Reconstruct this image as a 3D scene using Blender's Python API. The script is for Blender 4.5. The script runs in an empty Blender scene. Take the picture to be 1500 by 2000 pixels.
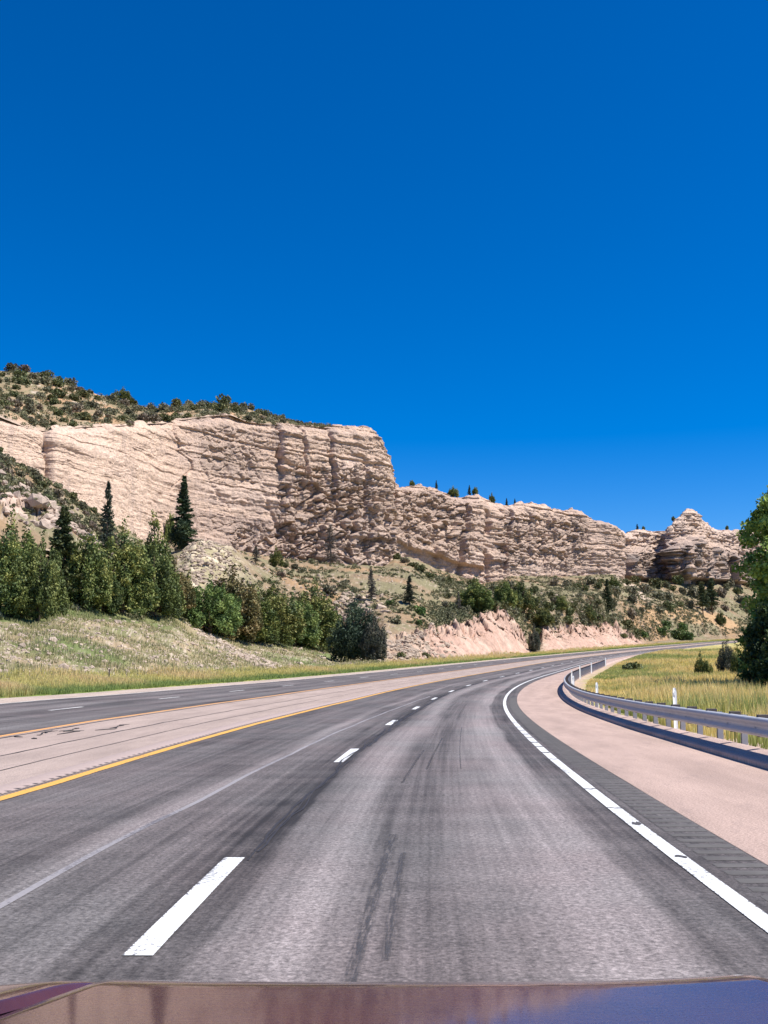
import bpy, math, random
import numpy as np
C = bpy.context.scene.collection
R = math.radians
rng = np.random.default_rng(7)
random.seed(7)

# ------------------------------------------------------------------ camera, sky, sun, exposure
F, HOR, HC = 2081.9, 1310.7, 1.558          # focal length and eye-level row in pixels of a 1500x2000 frame, eye height in m
PITCH = math.atan((HOR - 1000) / F)
cam = bpy.data.cameras.new('camera'); cam_o = bpy.data.objects.new('camera', cam); C.objects.link(cam_o)
cam.sensor_fit = 'VERTICAL'; cam.sensor_height = 24; cam.lens = 24 * F / 2000
cam.clip_start = 0.05; cam.clip_end = 20000
cam_o.location = (0, 0, HC); cam_o.rotation_euler = (math.pi / 2 + PITCH, 0, 0)
bpy.context.scene.camera = cam_o

SUN_AZ, SUN_EL = 104, 57                      # clockwise from the view direction
world = bpy.data.worlds.new('World'); bpy.context.scene.world = world; world.use_nodes = True
nt = world.node_tree; bg = nt.nodes['Background']
sky = nt.nodes.new('ShaderNodeTexSky'); sky.sky_type = 'NISHITA'; sky.sun_disc = False
sky.sun_elevation = R(SUN_EL); sky.sun_rotation = R(SUN_AZ); sky.altitude = 1500; sky.air_density = 1.0; sky.dust_density = 0.3; sky.ozone_density = 3.0
hsv = nt.nodes.new('ShaderNodeHueSaturation'); hsv.inputs['Saturation'].default_value = 1.55; hsv.inputs['Value'].default_value = 1.0
tint = nt.nodes.new('ShaderNodeMix'); tint.data_type = 'RGBA'; tint.blend_type = 'MULTIPLY'; tint.inputs[0].default_value = 1.0
tint.inputs[7].default_value = (0.70, 0.79, 1.0, 1)
nt.links.new(sky.outputs[0], hsv.inputs['Color']); nt.links.new(hsv.outputs[0], tint.inputs[6]); nt.links.new(tint.outputs[2], bg.inputs[0])
bg.inputs[1].default_value = 0.102
sl = bpy.data.lights.new('sun', 'SUN'); so = bpy.data.objects.new('sun', sl); C.objects.link(so)
sl.energy = 5.0; sl.angle = R(0.53); sl.color = (1.0, 0.95, 0.88)
so.rotation_euler = (R(90 - SUN_EL), 0, R(180 - SUN_AZ)); so.location = (60, 10, 80)
vs = bpy.context.scene.view_settings; vs.view_transform = 'Standard'; vs.look = 'None'; vs.exposure = 0.55; vs.gamma = 1

# ------------------------------------------------------------------ noise
def _h(ix, iy, iz, seed):
    n = (ix.astype(np.int64) * 374761393 + iy.astype(np.int64) * 668265263 + iz.astype(np.int64) * 2147483647 + seed * 1274126177) & 0xffffffff
    n = ((n ^ (n >> 13)) * 1274126177) & 0xffffffff
    n = ((n ^ (n >> 15)) * 2246822519) & 0xffffffff
    return ((n ^ (n >> 16)) & 0xffffff) / float(0xffffff)
def vnoise(x, y, z=0.0, seed=0):
    x, y, z = np.broadcast_arrays(np.asarray(x, float), np.asarray(y, float), np.asarray(z, float))
    ix, iy, iz = np.floor(x), np.floor(y), np.floor(z)
    fx, fy, fz = x - ix, y - iy, z - iz
    fx = fx * fx * fx * (fx * (fx * 6 - 15) + 10); fy = fy * fy * fy * (fy * (fy * 6 - 15) + 10); fz = fz * fz * fz * (fz * (fz * 6 - 15) + 10)
    r = 0
    for a in (0, 1):
        for b in (0, 1):
            for c in (0, 1):
                w = (fx if a else 1 - fx) * (fy if b else 1 - fy) * (fz if c else 1 - fz)
                r = r + w * _h(ix + a, iy + b, iz + c, seed)
    return r * 2 - 1
def fbm(x, y, z=0.0, oct=4, seed=0, gain=0.5):
    r, a, t = 0, 1.0, 0
    for i in range(oct):
        r = r + a * vnoise(np.asarray(x) * 2**i + i * 17.3, np.asarray(y) * 2**i, np.asarray(z) * 2**i, seed + i); t += a; a *= gain
    return r / t * 1.6
def ridged(x, y, z=0.0, oct=4, seed=0):
    r, a, t = 0, 1.0, 0
    for i in range(oct):
        r = r + a * (1 - np.abs(vnoise(np.asarray(x) * 2**i, np.asarray(y) * 2**i, np.asarray(z) * 2**i, seed + i)) * 2); t += a; a *= 0.5
    return r / t
def voro(x, y, seed=0):
    ix, iy = np.floor(x), np.floor(y); f1 = np.full(x.shape, 9.0); f2 = f1.copy(); cid = np.zeros(x.shape)
    for a in (-1, 0, 1):
        for b in (-1, 0, 1):
            cx, cy = ix + a, iy + b; z = np.zeros(x.shape)
            px = cx + _h(cx, cy, z, seed); py = cy + _h(cx, cy, z, seed + 1)
            d = np.hypot(px - x, py - y); idv = _h(cx, cy, z, seed + 2)
            nf = d < f1; f2 = np.where(nf, f1, np.minimum(f2, d)); cid = np.where(nf, idv, cid); f1 = np.where(nf, d, f1)
    return f1, f2, cid
def sstep(a, b, x):
    t = np.clip((x - a) / (b - a), 0, 1); return t * t * (3 - 2 * t)
def lerp(a, b, t): return a + (b - a) * t
def mixc(c1, c2, t): return c1 * (1 - t[..., None]) + np.asarray(c2) * t[..., None]
def rgb(r, g, b):                            # sRGB 0-255 -> linear
    return np.array([((c / 255 + 0.055) / 1.055)**2.4 if c > 10 else c / 255 / 12.92 for c in (r, g, b)])

LAY = np.cumsum(np.random.default_rng(5).choice([.35, .6, .9, 1.3, 2.0, 3.1], 400)); LD = np.random.default_rng(6).uniform(-1, 1, 400); LT = np.random.default_rng(8).uniform(-1, 1, 400)
def strata(z, tab, sharp=.12):
    z = np.clip(z, .5, LAY[-2]); i = np.searchsorted(LAY, z); a = tab[i - 1]; b = tab[i]; f = (z - LAY[i - 1]) / (LAY[i] - LAY[i - 1]); t = sstep(0, sharp, f)
    return a * (1 - t) + b * t
# ------------------------------------------------------------------ object helpers
def tag(o, label=None, cat=None, group=None, kind=None):
    if label: o['label'] = label
    if cat: o['category'] = cat
    if group: o['group'] = group
    if kind: o['kind'] = kind
    return o
def link(name, me, mat=None, parent=None, kind=None):
    o = bpy.data.objects.new(name, me); C.objects.link(o)
    if mat is not None: me.materials.append(mat)
    if parent is not None: o.parent = parent
    if kind: o['kind'] = kind
    return o
def raw_mesh(name, V, loops, sizes, col=None, uv=None, smooth=False):
    me = bpy.data.meshes.new(name); V = np.asarray(V, np.float32).reshape(-1, 3)
    loops = np.asarray(loops, np.int32).ravel(); sizes = np.asarray(sizes, np.int32)
    me.vertices.add(len(V)); me.vertices.foreach_set('co', V.ravel())
    me.loops.add(len(loops)); me.loops.foreach_set('vertex_index', loops)
    me.polygons.add(len(sizes)); me.polygons.foreach_set('loop_start', np.r_[0, np.cumsum(sizes)[:-1]].astype(np.int32))
    me.polygons.foreach_set('use_smooth', np.full(len(sizes), smooth))
    if col is not None:
        a = me.color_attributes.new('Col', 'FLOAT_COLOR', 'POINT'); c = np.ones((len(V), 4), np.float32); c[:, :3] = np.asarray(col).reshape(-1, 3); a.data.foreach_set('color', c.ravel())
    if uv is not None:
        l = me.uv_layers.new(name='UVMap'); l.data.foreach_set('uv', np.asarray(uv, np.float32).reshape(-1, 2)[loops].ravel())
    me.update(calc_edges=True); me.validate(); return me
def grid(name, P, col=None, uv=None, smooth=True, flip=False):
    nr, nc = P.shape[:2]; i = np.arange(nr * nc).reshape(nr, nc)
    q = np.stack([i[:-1, :-1], i[:-1, 1:], i[1:, 1:], i[1:, :-1]], -1).reshape(-1, 4)
    if flip: q = q[:, ::-1]
    return raw_mesh(name, P, q, np.full(len(q), 4), col, uv, smooth)
class MB:                                    # collects simple solids into one mesh
    def __init__(s): s.v = []; s.f = []
    def add(s, v, f):
        k = len(s.v); s.v += [tuple(p) for p in v]; s.f += [tuple(i + k for i in q) for q in f]
    def box(s, c, h, ax=((1, 0, 0), (0, 1, 0), (0, 0, 1))):
        c = np.array(c, float); ax = np.array(ax, float)
        v = [c + ax[0] * h[0] * a + ax[1] * h[1] * b + ax[2] * h[2] * d for d in (-1, 1) for b in (-1, 1) for a in (-1, 1)]
        s.add(v, [(0, 2, 3, 1), (4, 5, 7, 6), (0, 1, 5, 4), (2, 6, 7, 3), (0, 4, 6, 2), (1, 3, 7, 5)])
    def tube(s, pts, rad, n=8):
        pts = [np.array(p, float) for p in pts]; rings = []
        for k, p in enumerate(pts):
            d = pts[min(k + 1, len(pts) - 1)] - pts[max(k - 1, 0)]; d /= np.linalg.norm(d) + 1e-9
            a = np.cross(d, (0, 0, 1) if abs(d[2]) < .9 else (1, 0, 0)); a /= np.linalg.norm(a); b = np.cross(d, a)
            rings.append([p + (a * math.cos(2 * math.pi * j / n) + b * math.sin(2 * math.pi * j / n)) * rad[k] for j in range(n)])
        v = [q for r in rings for q in r]
        f = [(k * n + j, k * n + (j + 1) % n, (k + 1) * n + (j + 1) % n, (k + 1) * n + j) for k in range(len(pts) - 1) for j in range(n)]
        f += [tuple(range(n))[::-1], tuple((len(pts) - 1) * n + j for j in range(n))]
        s.add(v, f)
    def mesh(s, name, smooth=False):
        me = bpy.data.meshes.new(name); me.from_pydata(s.v, [], s.f); me.update()
        if smooth: me.polygons.foreach_set('use_smooth', [True] * len(me.polygons))
        return me
    def build(s, name, mat, parent=None, kind=None, smooth=False, bevel=0):
        o = link(name, s.mesh(name, smooth), mat, parent, kind)
        if bevel:
            b = o.modifiers.new('bevel', 'BEVEL'); b.width = bevel; b.segments = 2
        return o
def empty(name, loc=(0, 0, 0), rz=0):
    o = bpy.data.objects.new(name, None); C.objects.link(o); o.location = loc; o.rotation_euler.z = rz; o.empty_display_size = .3; return o

# ------------------------------------------------------------------ materials
class NT:
    def __init__(s, name):
        s.m = bpy.data.materials.new(name); s.m.use_nodes = True; s.t = s.m.node_tree; s.b = s.t.nodes['Principled BSDF']
    def n(s, typ, **k):
        nd = s.t.nodes.new(typ)
        for a, v in k.items():
            if a.startswith('i_'):
                key = a[2:]; key = int(key) if key.isdigit() else key.replace('_', ' ')
                s.put(nd.inputs[key], v)
            else: setattr(nd, a, v)
        return nd
    def put(s, sock, v):
        if isinstance(v, bpy.types.NodeSocket): s.t.links.new(v, sock)
        else: sock.default_value = v
    def math(s, op, a, b=0.0, c=0.0, clamp=False):
        nd = s.t.nodes.new('ShaderNodeMath'); nd.operation = op; nd.use_clamp = clamp
        s.put(nd.inputs[0], a); s.put(nd.inputs[1], b)
        if op in ('MULTIPLY_ADD', 'SMOOTH_MIN'): s.put(nd.inputs[2], c)
        return nd.outputs[0]
    def mix(s, f, a, b, mode='MIX'):
        nd = s.t.nodes.new('ShaderNodeMix'); nd.data_type = 'RGBA'; nd.blend_type = mode
        s.put(nd.inputs[0], f)
        for k, v in ((6, a), (7, b)):
            if not isinstance(v, bpy.types.NodeSocket): v = (*[float(q) for q in v], 1)
            s.put(nd.inputs[k], v)
        return nd.outputs[2]
    def noise(s, vec, scale, detail=4, rough=.55, dist=0):
        nd = s.n('ShaderNodeTexNoise', i_Scale=scale, i_Detail=detail, i_Roughness=rough, i_Distortion=dist)
        if vec is not None: s.put(nd.inputs['Vector'], vec)
        return nd.outputs['Fac']
    def ramp(s, fac, stops, interp='LINEAR'):
        nd = s.t.nodes.new('ShaderNodeValToRGB'); nd.color_ramp.interpolation = interp; e = nd.color_ramp.elements
        while len(e) < len(stops): e.new(0.5)
        for k, (p, c) in enumerate(stops):
            e[k].position = p; e[k].color = (c, c, c, 1) if np.isscalar(c) else (*[float(q) for q in c], 1)
        s.put(nd.inputs[0], fac); return nd.outputs[0]
    def rng(s, v, a, b, c, d):
        nd = s.t.nodes.new('ShaderNodeMapRange'); s.put(nd.inputs[0], v)
        for k, q in enumerate((a, b, c, d)): nd.inputs[k + 1].default_value = q
        return nd.outputs[0]
    def mapping(s, vec, scale):
        nd = s.n('ShaderNodeMapping'); nd.inputs['Scale'].default_value = scale; s.put(nd.inputs[0], vec); return nd.outputs[0]
    def bump(s, h, strength, dist):
        nd = s.n('ShaderNodeBump', i_Strength=strength, i_Distance=dist, i_Height=h); s.put(s.b.inputs['Normal'], nd.outputs[0])
    def col(s, c):
        if not isinstance(c, bpy.types.NodeSocket): c = (*[float(q) for q in c], 1)
        s.put(s.b.inputs['Base Color'], c)
    def set(s, **k):
        for a, v in k.items(): s.put(s.b.inputs[a.replace('_', ' ')], v)
        return s
def geo_pos(n): return n.n('ShaderNodeNewGeometry').outputs['Position']

def mat_attr(name, rough=.9, nscale=2.0, namt=.25, bscale=3.0, bstr=.4, bdist=.1, spec=.2):
    n = NT(name); a = n.n('ShaderNodeAttribute', attribute_name='Col').outputs['Color']; p = geo_pos(n)
    f = n.rng(n.noise(p, nscale, 6, .65), .3, .7, 1 - namt, 1 + namt)
    g = n.n('ShaderNodeCombineColor'); [n.put(g.inputs[k], f) for k in range(3)]
    n.col(n.mix(1.0, a, g.outputs[0], 'MULTIPLY')); n.bump(n.noise(p, bscale, 8, .7), bstr, bdist)
    n.set(Roughness=rough, Specular_IOR_Level=spec); return n.m
def mat_leaf(name, rough=.6, trans=.25, spec=.3):
    n = NT(name); a = n.n('ShaderNodeAttribute', attribute_name='Col').outputs['Color']
    oi = n.n('ShaderNodeObjectInfo').outputs['Random']
    h = n.n('ShaderNodeHueSaturation'); n.put(h.inputs['Color'], a); n.put(h.inputs['Hue'], n.rng(oi, 0, 1, .485, .515)); n.put(h.inputs['Value'], n.rng(oi, 0, 1, .85, 1.2))
    n.col(h.outputs[0]); n.set(Roughness=rough, Specular_IOR_Level=spec)
    t = n.n('ShaderNodeBsdfTranslucent'); n.put(t.inputs[0], h.outputs[0]); m = n.n('ShaderNodeMixShader'); m.inputs[0].default_value = trans
    n.t.links.new(n.b.outputs[0], m.inputs[1]); n.t.links.new(t.outputs[0], m.inputs[2]); n.t.links.new(m.outputs[0], n.t.nodes['Material Output'].inputs[0]); return n.m
def mat_plain(name, c, rough=.7, var=.15, scale=8, metallic=0, bstr=.15, spec=.4):
    n = NT(name); p = n.n('ShaderNodeTexCoord').outputs['Object']; f = n.noise(p, scale, 5, .6); c = np.array(c)
    n.col(n.mix(f, c * (1 - var), np.minimum(c * (1 + var), .95))); n.bump(n.noise(p, scale * 4, 4), bstr, .01)
    n.set(Roughness=rough, Metallic=metallic, Specular_IOR_Level=spec); return n.m

def asphalt_mat(name, lanes):
    """lanes: list of (offset in m, relative brightness); worn wheel paths, streaks and aggregate in road coordinates (u = offset, v = distance)"""
    n = NT(name); uv = n.n('ShaderNodeUVMap').outputs[0]; sp = n.n('ShaderNodeSeparateXYZ'); n.put(sp.inputs[0], uv); d = sp.outputs[0]
    wob = n.noise(n.mapping(uv, (.4, .04, 1)), 1, 3)
    dw = n.math('ADD', d, n.rng(wob, .3, .7, -.22, .22))
    lo, hi = lanes[0][0], lanes[-1][0]
    prof = n.ramp(n.rng(dw, lo, hi, 0, 1), [((o - lo) / (hi - lo), b) for o, b in lanes], 'EASE')
    s1 = n.noise(n.mapping(uv, (2.2, .06, 1)), 1, 5, .6); s2 = n.noise(n.mapping(uv, (14, .12, 1)), 1, 4, .6)
    s3 = n.noise(n.mapping(uv, (.35, .12, 1)), 1, 4, .6); s4 = n.noise(n.mapping(uv, (.5, 1.6, 1)), 1, 4, .6)
    v = n.math('ADD', prof, n.rng(s1, .3, .7, -.034, .034)); v = n.math('ADD', v, n.rng(s2, .32, .68, -.026, .034))
    v = n.math('ADD', v, n.rng(s3, .3, .7, -.03, .03)); v = n.math('ADD', v, n.rng(s4, .35, .7, -.02, .02))
    ag = n.noise(uv, 22, 5, .85); ag2 = n.n('ShaderNodeTexVoronoi', i_Scale=55.0); n.put(ag2.inputs['Vector'], uv)
    v = n.math('MULTIPLY', v, n.rng(ag, .37, .63, .5, 1.55)); v = n.math('MULTIPLY', v, n.rng(ag2.outputs['Color'], 0, 1, .72, 1.28))
    v = n.math('MAXIMUM', n.math('MULTIPLY', v, .86), .022)
    hue = n.noise(n.mapping(uv, (.5, .25, 1)), 1, 3)
    tintc = n.mix(n.rng(hue, .35, .65, 0, 1), (1.20, 1.0, .95), (1.10, 1.0, .95))
    g = n.n('ShaderNodeCombineColor'); [n.put(g.inputs[k], v) for k in range(3)]
    n.col(n.mix(1.0, g.outputs[0], tintc, 'MULTIPLY')); n.bump(ag, .55, .012); n.set(Roughness=.82, Specular_IOR_Level=.35)
    return n.m
def paint_mat(name, c, under=(.09, .085, .09), wear=.42, edge=None):
    """edge=(centre, half width) wears the paint away along its two sides"""
    n = NT(name); uv = n.n('ShaderNodeUVMap').outputs[0]
    a = n.noise(uv, 24, 4, .75); b = n.noise(n.mapping(uv, (3, .5, 1)), 1, 4); m = n.math('ADD', n.math('MULTIPLY', a, .6), n.math('MULTIPLY', b, .4))
    if edge:
        sp = n.n('ShaderNodeSeparateXYZ'); n.put(sp.inputs[0], uv)
        e = n.math('ABSOLUTE', n.math('SUBTRACT', sp.outputs[0], edge[0])); m = n.math('SUBTRACT', m, n.rng(e, edge[1] * .72, edge[1], 0, .12))
    k = n.rng(m, wear - .05, wear + .03, 0, 1); kk = n.n('ShaderNodeClamp'); n.put(kk.inputs[0], k)
    c = np.array(c); cc = n.mix(n.rng(a, .3, .7, 0, 1), c * .86, c)
    n.col(n.mix(kk.outputs[0], under, cc)); n.bump(a, .4, .008); n.set(Roughness=.7); return n.m
def chip_mat(name, c, seams=()):
    n = NT(name); uv = n.n('ShaderNodeUVMap').outputs[0]; c = np.array(c)
    a = n.noise(uv, 40, 3, .8); b = n.noise(n.mapping(uv, (1, .18, 1)), 1.2, 5, .6)
    b2 = n.noise(n.mapping(uv, (2.5, .9, 1)), 1.3, 5, .7); base = n.mix(n.rng(b, .3, .7, 0, 1), c * .80, c * 1.12); base = n.mix(n.rng(b2, .55, .72, 0, .55), base, c * np.array([.62, .64, .68])); g = n.rng(a, .34, .66, .6, 1.36)
    gc = n.n('ShaderNodeCombineColor'); [n.put(gc.inputs[k], g) for k in range(3)]
    n.col(n.mix(1.0, base, gc.outputs[0], 'MULTIPLY')); n.bump(a, .5, .012); n.set(Roughness=.9, Specular_IOR_Level=.2); return n.m

# ------------------------------------------------------------------ the road: plan curve, climb and banking (fitted from the photograph)
E0 = 2.182                                   # the right edge line lies 2.18 m right of the camera
KS = [0, 15, 30, 45, 60, 90, 130, 180, 240, 320, 400, 470, 700]
KAP = np.array([3.63, 2.32, .94, 1.58, 2.54, 2.57, .3, 1.5, 1.24, 1.16, 1.5, 1.4, 1.2]) * 1e-3
KAP = np.array([3.633, 2.321, .939, 1.575, 2.541, 2.574, .04, 1.683, 1.236, 1.158, 1.86, 1.5, 1.2]) * 1e-3
GR = np.array([.425, .124, -.154, .185, 1.253, 2.15, 2.785, 3.2, 3.579, 4.178, 4.716, 3.5, 1.0]) * 1e-2
BK = np.array([.279, .691, -1.122, -1.836, -1.769, -.972, -.514, .616, 1.187, 1.242, 1.336, 1.3, 1.0]) * 1e-2
DS = 0.5; SS = np.arange(-2, 700, DS)
_k = np.interp(SS, KS, KAP); _th = np.cumsum(_k) * DS; _th += .010 - _th[4]
_x = np.cumsum(np.sin(_th)) * DS; _y = np.cumsum(np.cos(_th)) * DS; _z = np.cumsum(np.interp(SS, KS, GR)) * DS
_x -= _x[4]; _y -= _y[4]; _z -= _z[4]; _b = np.interp(SS, KS, BK)
# straight run-in behind the camera
SB = np.arange(-60, -2, DS); n_b = len(SB)
SA = np.r_[SB, SS]; TH = np.r_[np.full(n_b, _th[0]), _th]
XR = np.r_[_x[0] + (SB - SS[0]) * math.sin(_th[0]), _x]; YR = np.r_[_y[0] + (SB - SS[0]) * math.cos(_th[0]), _y]
ZR = np.r_[np.full(n_b, _z[0]), _z]; BR = np.r_[np.full(n_b, _b[0]), _b]
def road(s, d):                              # d = metres right of the right edge line
    s = np.asarray(s, float); d = np.asarray(d, float) + E0; s, d = np.broadcast_arrays(s, d)
    th = np.interp(s, SA, TH); b = np.interp(s, SA, BR)
    return np.stack([np.interp(s, SA, XR) + d * np.cos(th), np.interp(s, SA, YR) - d * np.sin(th), np.interp(s, SA, ZR) + b * d], -1)
def unproj(u, v, Y):
    a = (u - 750) / F; b = (1000 - v) / F; t = Y / (math.cos(PITCH) - b * math.sin(PITCH))
    return np.array([a * t, Y + 0 * t, HC + t * (math.sin(PITCH) + b * math.cos(PITCH))])
def project(P):
    P = np.asarray(P, float); z = P[..., 2] - HC; dpt = P[..., 1] * math.cos(PITCH) + z * math.sin(PITCH); up = -P[..., 1] * math.sin(PITCH) + z * math.cos(PITCH)
    return 750 + F * P[..., 0] / dpt, 1000 - F * up / dpt, dpt
def s_grid(s0, s1):
    a = np.arange(s0, min(60, s1), .5); b = np.arange(60, min(s1, 250), 1.0); c = np.arange(250, s1 + .1, 2.0); return np.unique(np.r_[a, b, c, s1])
def strip(name, s, ds, mat, lift=0.0, hts=None, kind='structure', parent=None):
    s = np.asarray(s, float); ds = np.asarray(ds, float)
    P = road(s[:, None], ds[None, :]); P[..., 2] += lift
    if hts is not None: P[..., 2] += np.asarray(hts)[None, :]
    uv = np.stack(np.broadcast_arrays(ds[None, :], s[:, None]), -1)
    return link(name, grid(name, P, uv=uv), mat, parent, kind)
YEL, MED = -7.32, -4.738
Y2 = YEL + MED; FAR = Y2 - 7.32; PAV = -21.6
sg = s_grid(-60, 640)
m_as = asphalt_mat('worn_asphalt', [(-7.5, .105), (-6.9, .10), (-6.3, .115), (-5.6, .10), (-5.15, .115), (-4.88, .19), (-4.72, .115), (-4.2, .125), (-3.95, .085), (-3.72, .06), (-3.45, .05), (-3.2, .16), (-2.75, .215), (-2.3, .11), (-1.9, .10), (-1.55, .16), (-1.0, .225), (-.72, .22), (-.55, .095), (-.1, .085), (.1, .08), (.3, .085), (.7, .09)])
m_as2 = asphalt_mat('worn_asphalt_far', [(FAR - .1, .10), (FAR + .6, .10), (FAR + 1.2, .14), (FAR + 2, .10), (FAR + 2.7, .15), (FAR + 3.4, .10), (FAR + 3.9, .09), (FAR + 4.6, .14), (FAR + 5.4, .10), (FAR + 6.2, .14), (FAR + 7, .09), (Y2, .08)])
PINK = np.array([.43, .312, .258])
m_pink = chip_mat('pink_chip_seal', PINK); m_med = chip_mat('pale_pink_paving', (.385, .30, .255)); m_sh = chip_mat('outer_shoulder', (.45, .36, .295))
strip('road', sg, [YEL - .13, -6.5, -5, -3.66, -1.8, 0, .35, .62], m_as)
strip('median_pavement', sg, [Y2 - .05, Y2 + 2.4, YEL - .13], m_med, .001)
strip('oncoming_road', sg, [FAR, FAR + 3.66, Y2 - .05], m_as2)
strip('outer_shoulder', sg, [PAV, FAR], m_sh, .002)
strip('right_shoulder', sg, [.62, 1.8, 2.5, 3.2], m_pink, .002)
# painted lines
m_white = paint_mat('white_paint', (.72, .72, .70), wear=.425, edge=(0, .085)); m_whiteD = paint_mat('white_dash_paint', (.76, .76, .74), wear=.455, edge=(-3.66, .10))
m_yel = paint_mat('yellow_paint', (.74, .39, .075), wear=.405, edge=(YEL, .10)); m_yel2 = paint_mat('yellow_paint_far', (.72, .36, .12), under=(.3, .2, .16), wear=.42, edge=(Y2, .11))
m_whf = paint_mat('white_paint_far', (.72, .70, .66), wear=.46)
strip('edge_line', sg, [-.075, .075], m_white, .006); strip('yellow_line', sg, [YEL - .09, YEL + .10], m_yel, .006)
strip('oncoming_yellow_line', sg, [Y2 - .09, Y2 + .09], m_yel2, .006); strip('oncoming_edge_line', sg, [FAR - .06, FAR + .06], m_whf, .006)
def dashes(name, off, s0, mat, n0, n1, hw=.075, ln=3.05, step=12.19):
    V, Q, U = [], [], []
    for k in range(n0, n1):
        a = s0 + k * step
        ss = np.linspace(a, a + ln, 7)
        P = road(ss[:, None], np.array([off - hw, off + hw])[None, :]); P[..., 2] += .006
        b = len(V)
        for r in range(7):
            for c in (0, 1): V.append(P[r, c]); U.append((off + (c * 2 - 1) * hw, ss[r]))
        for r in range(6): Q.append((b + 2 * r, b + 2 * r + 1, b + 2 * r + 3, b + 2 * r + 2))
    return link(name, raw_mesh(name, V, Q, np.full(len(Q), 4), uv=U), mat, None, 'structure')
dashes('lane_line', -3.66, 6.08, m_whiteD, -1, 40, .085)
dashes('oncoming_lane_line', Y2 - 3.66, 36.0, m_whf, -5, 38)
# sealed joints of the median, a dark joint beside each yellow line, cracks along the lane joint
m_tar = mat_plain('joint_sealer', (.035, .032, .032), .6)
def wiggly(off, s0, s1, w, amp=.02, seed=1, step=.4, lift=.007, dev=None):
    s = np.arange(s0, s1, step); o = off + fbm(s * .8, seed * 7.7, oct=4, seed=seed) * amp + (dev(s) if dev else 0); ww = w * (.6 + .6 * np.abs(vnoise(s * 1.7, seed * 3.1)))
    P = np.stack([road(s, o - ww), road(s, o + ww)], 1); P[..., 2] += lift
    return P
def cracks(name, specs, mat, kind='structure'):
    V, Q = [], []
    for sp in specs:
        P = wiggly(*sp); b = sum(len(v) for v in V); n = len(P); V.append(P.reshape(-1, 3)); i = b + 2 * np.arange(n - 1)
        Q.append(np.stack([i, i + 1, i + 3, i + 2], -1))
    return link(name, raw_mesh(name, np.concatenate(V), np.concatenate(Q), np.full(sum(len(q) for q in Q), 4)), mat, None, kind)
cracks('median_joints', [(Y2 + .26, 8, 300, .045, .03, 1), (-9.94, 6, 220, .026, .03, 2), (-8.82, 5, 200, .018, .02, 3), (YEL - .16, -5, 160, .014, .01, 4)], m_tar)
cracks('lane_joint_cracks', [(-3.53, 9, 19, .010, .05, 5), (-3.58, 9.5, 34, .016, .07, 6), (-3.50, 9.4, 40, .012, .05, 7), (-3.45, 22, 120, .03, .05, 8)], m_tar)
m_streak = paint_mat('pale_scrape', (.30, .28, .28), under=(.12, .11, .115), wear=.47)
def scrape(name, s0, s1, o0, o1, w):
    s = np.arange(s0, s1, .4); o = lerp(o0, o1, (s - s0) / (s1 - s0)) + fbm(s * .3, 3.3, seed=4) * .03
    P = np.stack([road(s, o - w), road(s, o + w)], 1); P[..., 2] += .004; uv = np.stack([np.stack([o - w, s], -1), np.stack([o + w, s], -1)], 1)
    return link(name, grid(name, P, uv=uv), m_streak, None, 'structure')
scrape('pale_scrape', 3, 60, -4.98, -4.15, .035)
n = NT('tyre_rubber'); uv = n.n('ShaderNodeUVMap').outputs[0]; sp = n.n('ShaderNodeSeparateXYZ'); n.put(sp.inputs[0], uv)
f = n.math('SUBTRACT', 1.0, n.math('POWER', n.math('ABSOLUTE', sp.outputs[0]), 1.5)); f = n.math('MULTIPLY', f, n.rng(n.noise(n.mapping(uv, (2.2, 2.5, 1)), 1, 5, .7), .38, .62, 0, .85), clamp=True)
n.col((.06, .057, .06)); n.set(Roughness=.8, Alpha=f); m_sk = n.m
def skid(s0, s1, o0, o1, w):
    s = np.linspace(s0, s1, 14); o = np.linspace(o0, o1, 14); P = np.stack([road(s, o - w), road(s, o + w)], 1); P[..., 2] += .0045
    uv = np.stack([np.stack([o * 0 - 1, s], -1), np.stack([o * 0 + 1, s], -1)], 1); return P, uv
SK = [skid(5.2, 10.4, -2.47, -2.38, .06), skid(6.0, 9.4, -2.30, -2.27, .04), skid(15, 21, -2.45, -2.30, .03), skid(17, 25, -2.15, -2.0, .025), skid(17, 30, -1.62, -1.58, .016)]
V = np.concatenate([p.reshape(-1, 3) for p, _ in SK]); U = np.concatenate([u.reshape(-1, 2) for _, u in SK]); Q = []
for k in range(len(SK)):
    i = k * 28 + 2 * np.arange(13); Q.append(np.stack([i, i + 1, i + 3, i + 2], -1))
link('tyre_marks', raw_mesh('tyre_marks', V, np.concatenate(Q), np.full(13 * len(SK), 4), uv=U), m_sk, None, 'structure')
# dark gaps worn across the right edge line
V, Q = [], []
for k, (s, w) in enumerate([(9.2, .07), (11.1, .10), (12.3, .03), (14.2, .05), (19.0, .05), (20.6, .10), (22.2, .09), (23.6, .12), (25.4, .10), (26.8, .14), (28.6, .1), (30.4, .16), (33, .1)]):
    hw = .045 if s < 12 else .078
    for a in range(5):
        o = -hw + 2 * hw * a / 4 + (.02 if s < 12 else 0); j = random.uniform(-.04, .04); ww = w * random.uniform(.6, 1.2) * (.5 if a in (0, 4) else 1)
        V += [road(s + j - ww, o), road(s + j + ww, o)]
    b = k * 10; Q += [(b + 2 * a, b + 2 * a + 2, b + 2 * a + 3, b + 2 * a + 1) for a in range(4)]
V = np.array(V); V[:, 2] += .009
link('worn_gaps', raw_mesh('worn_gaps', V, Q, np.full(len(Q), 4)), mat_plain('worn_gap', (.07, .065, .065), .8), None, 'structure')
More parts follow.
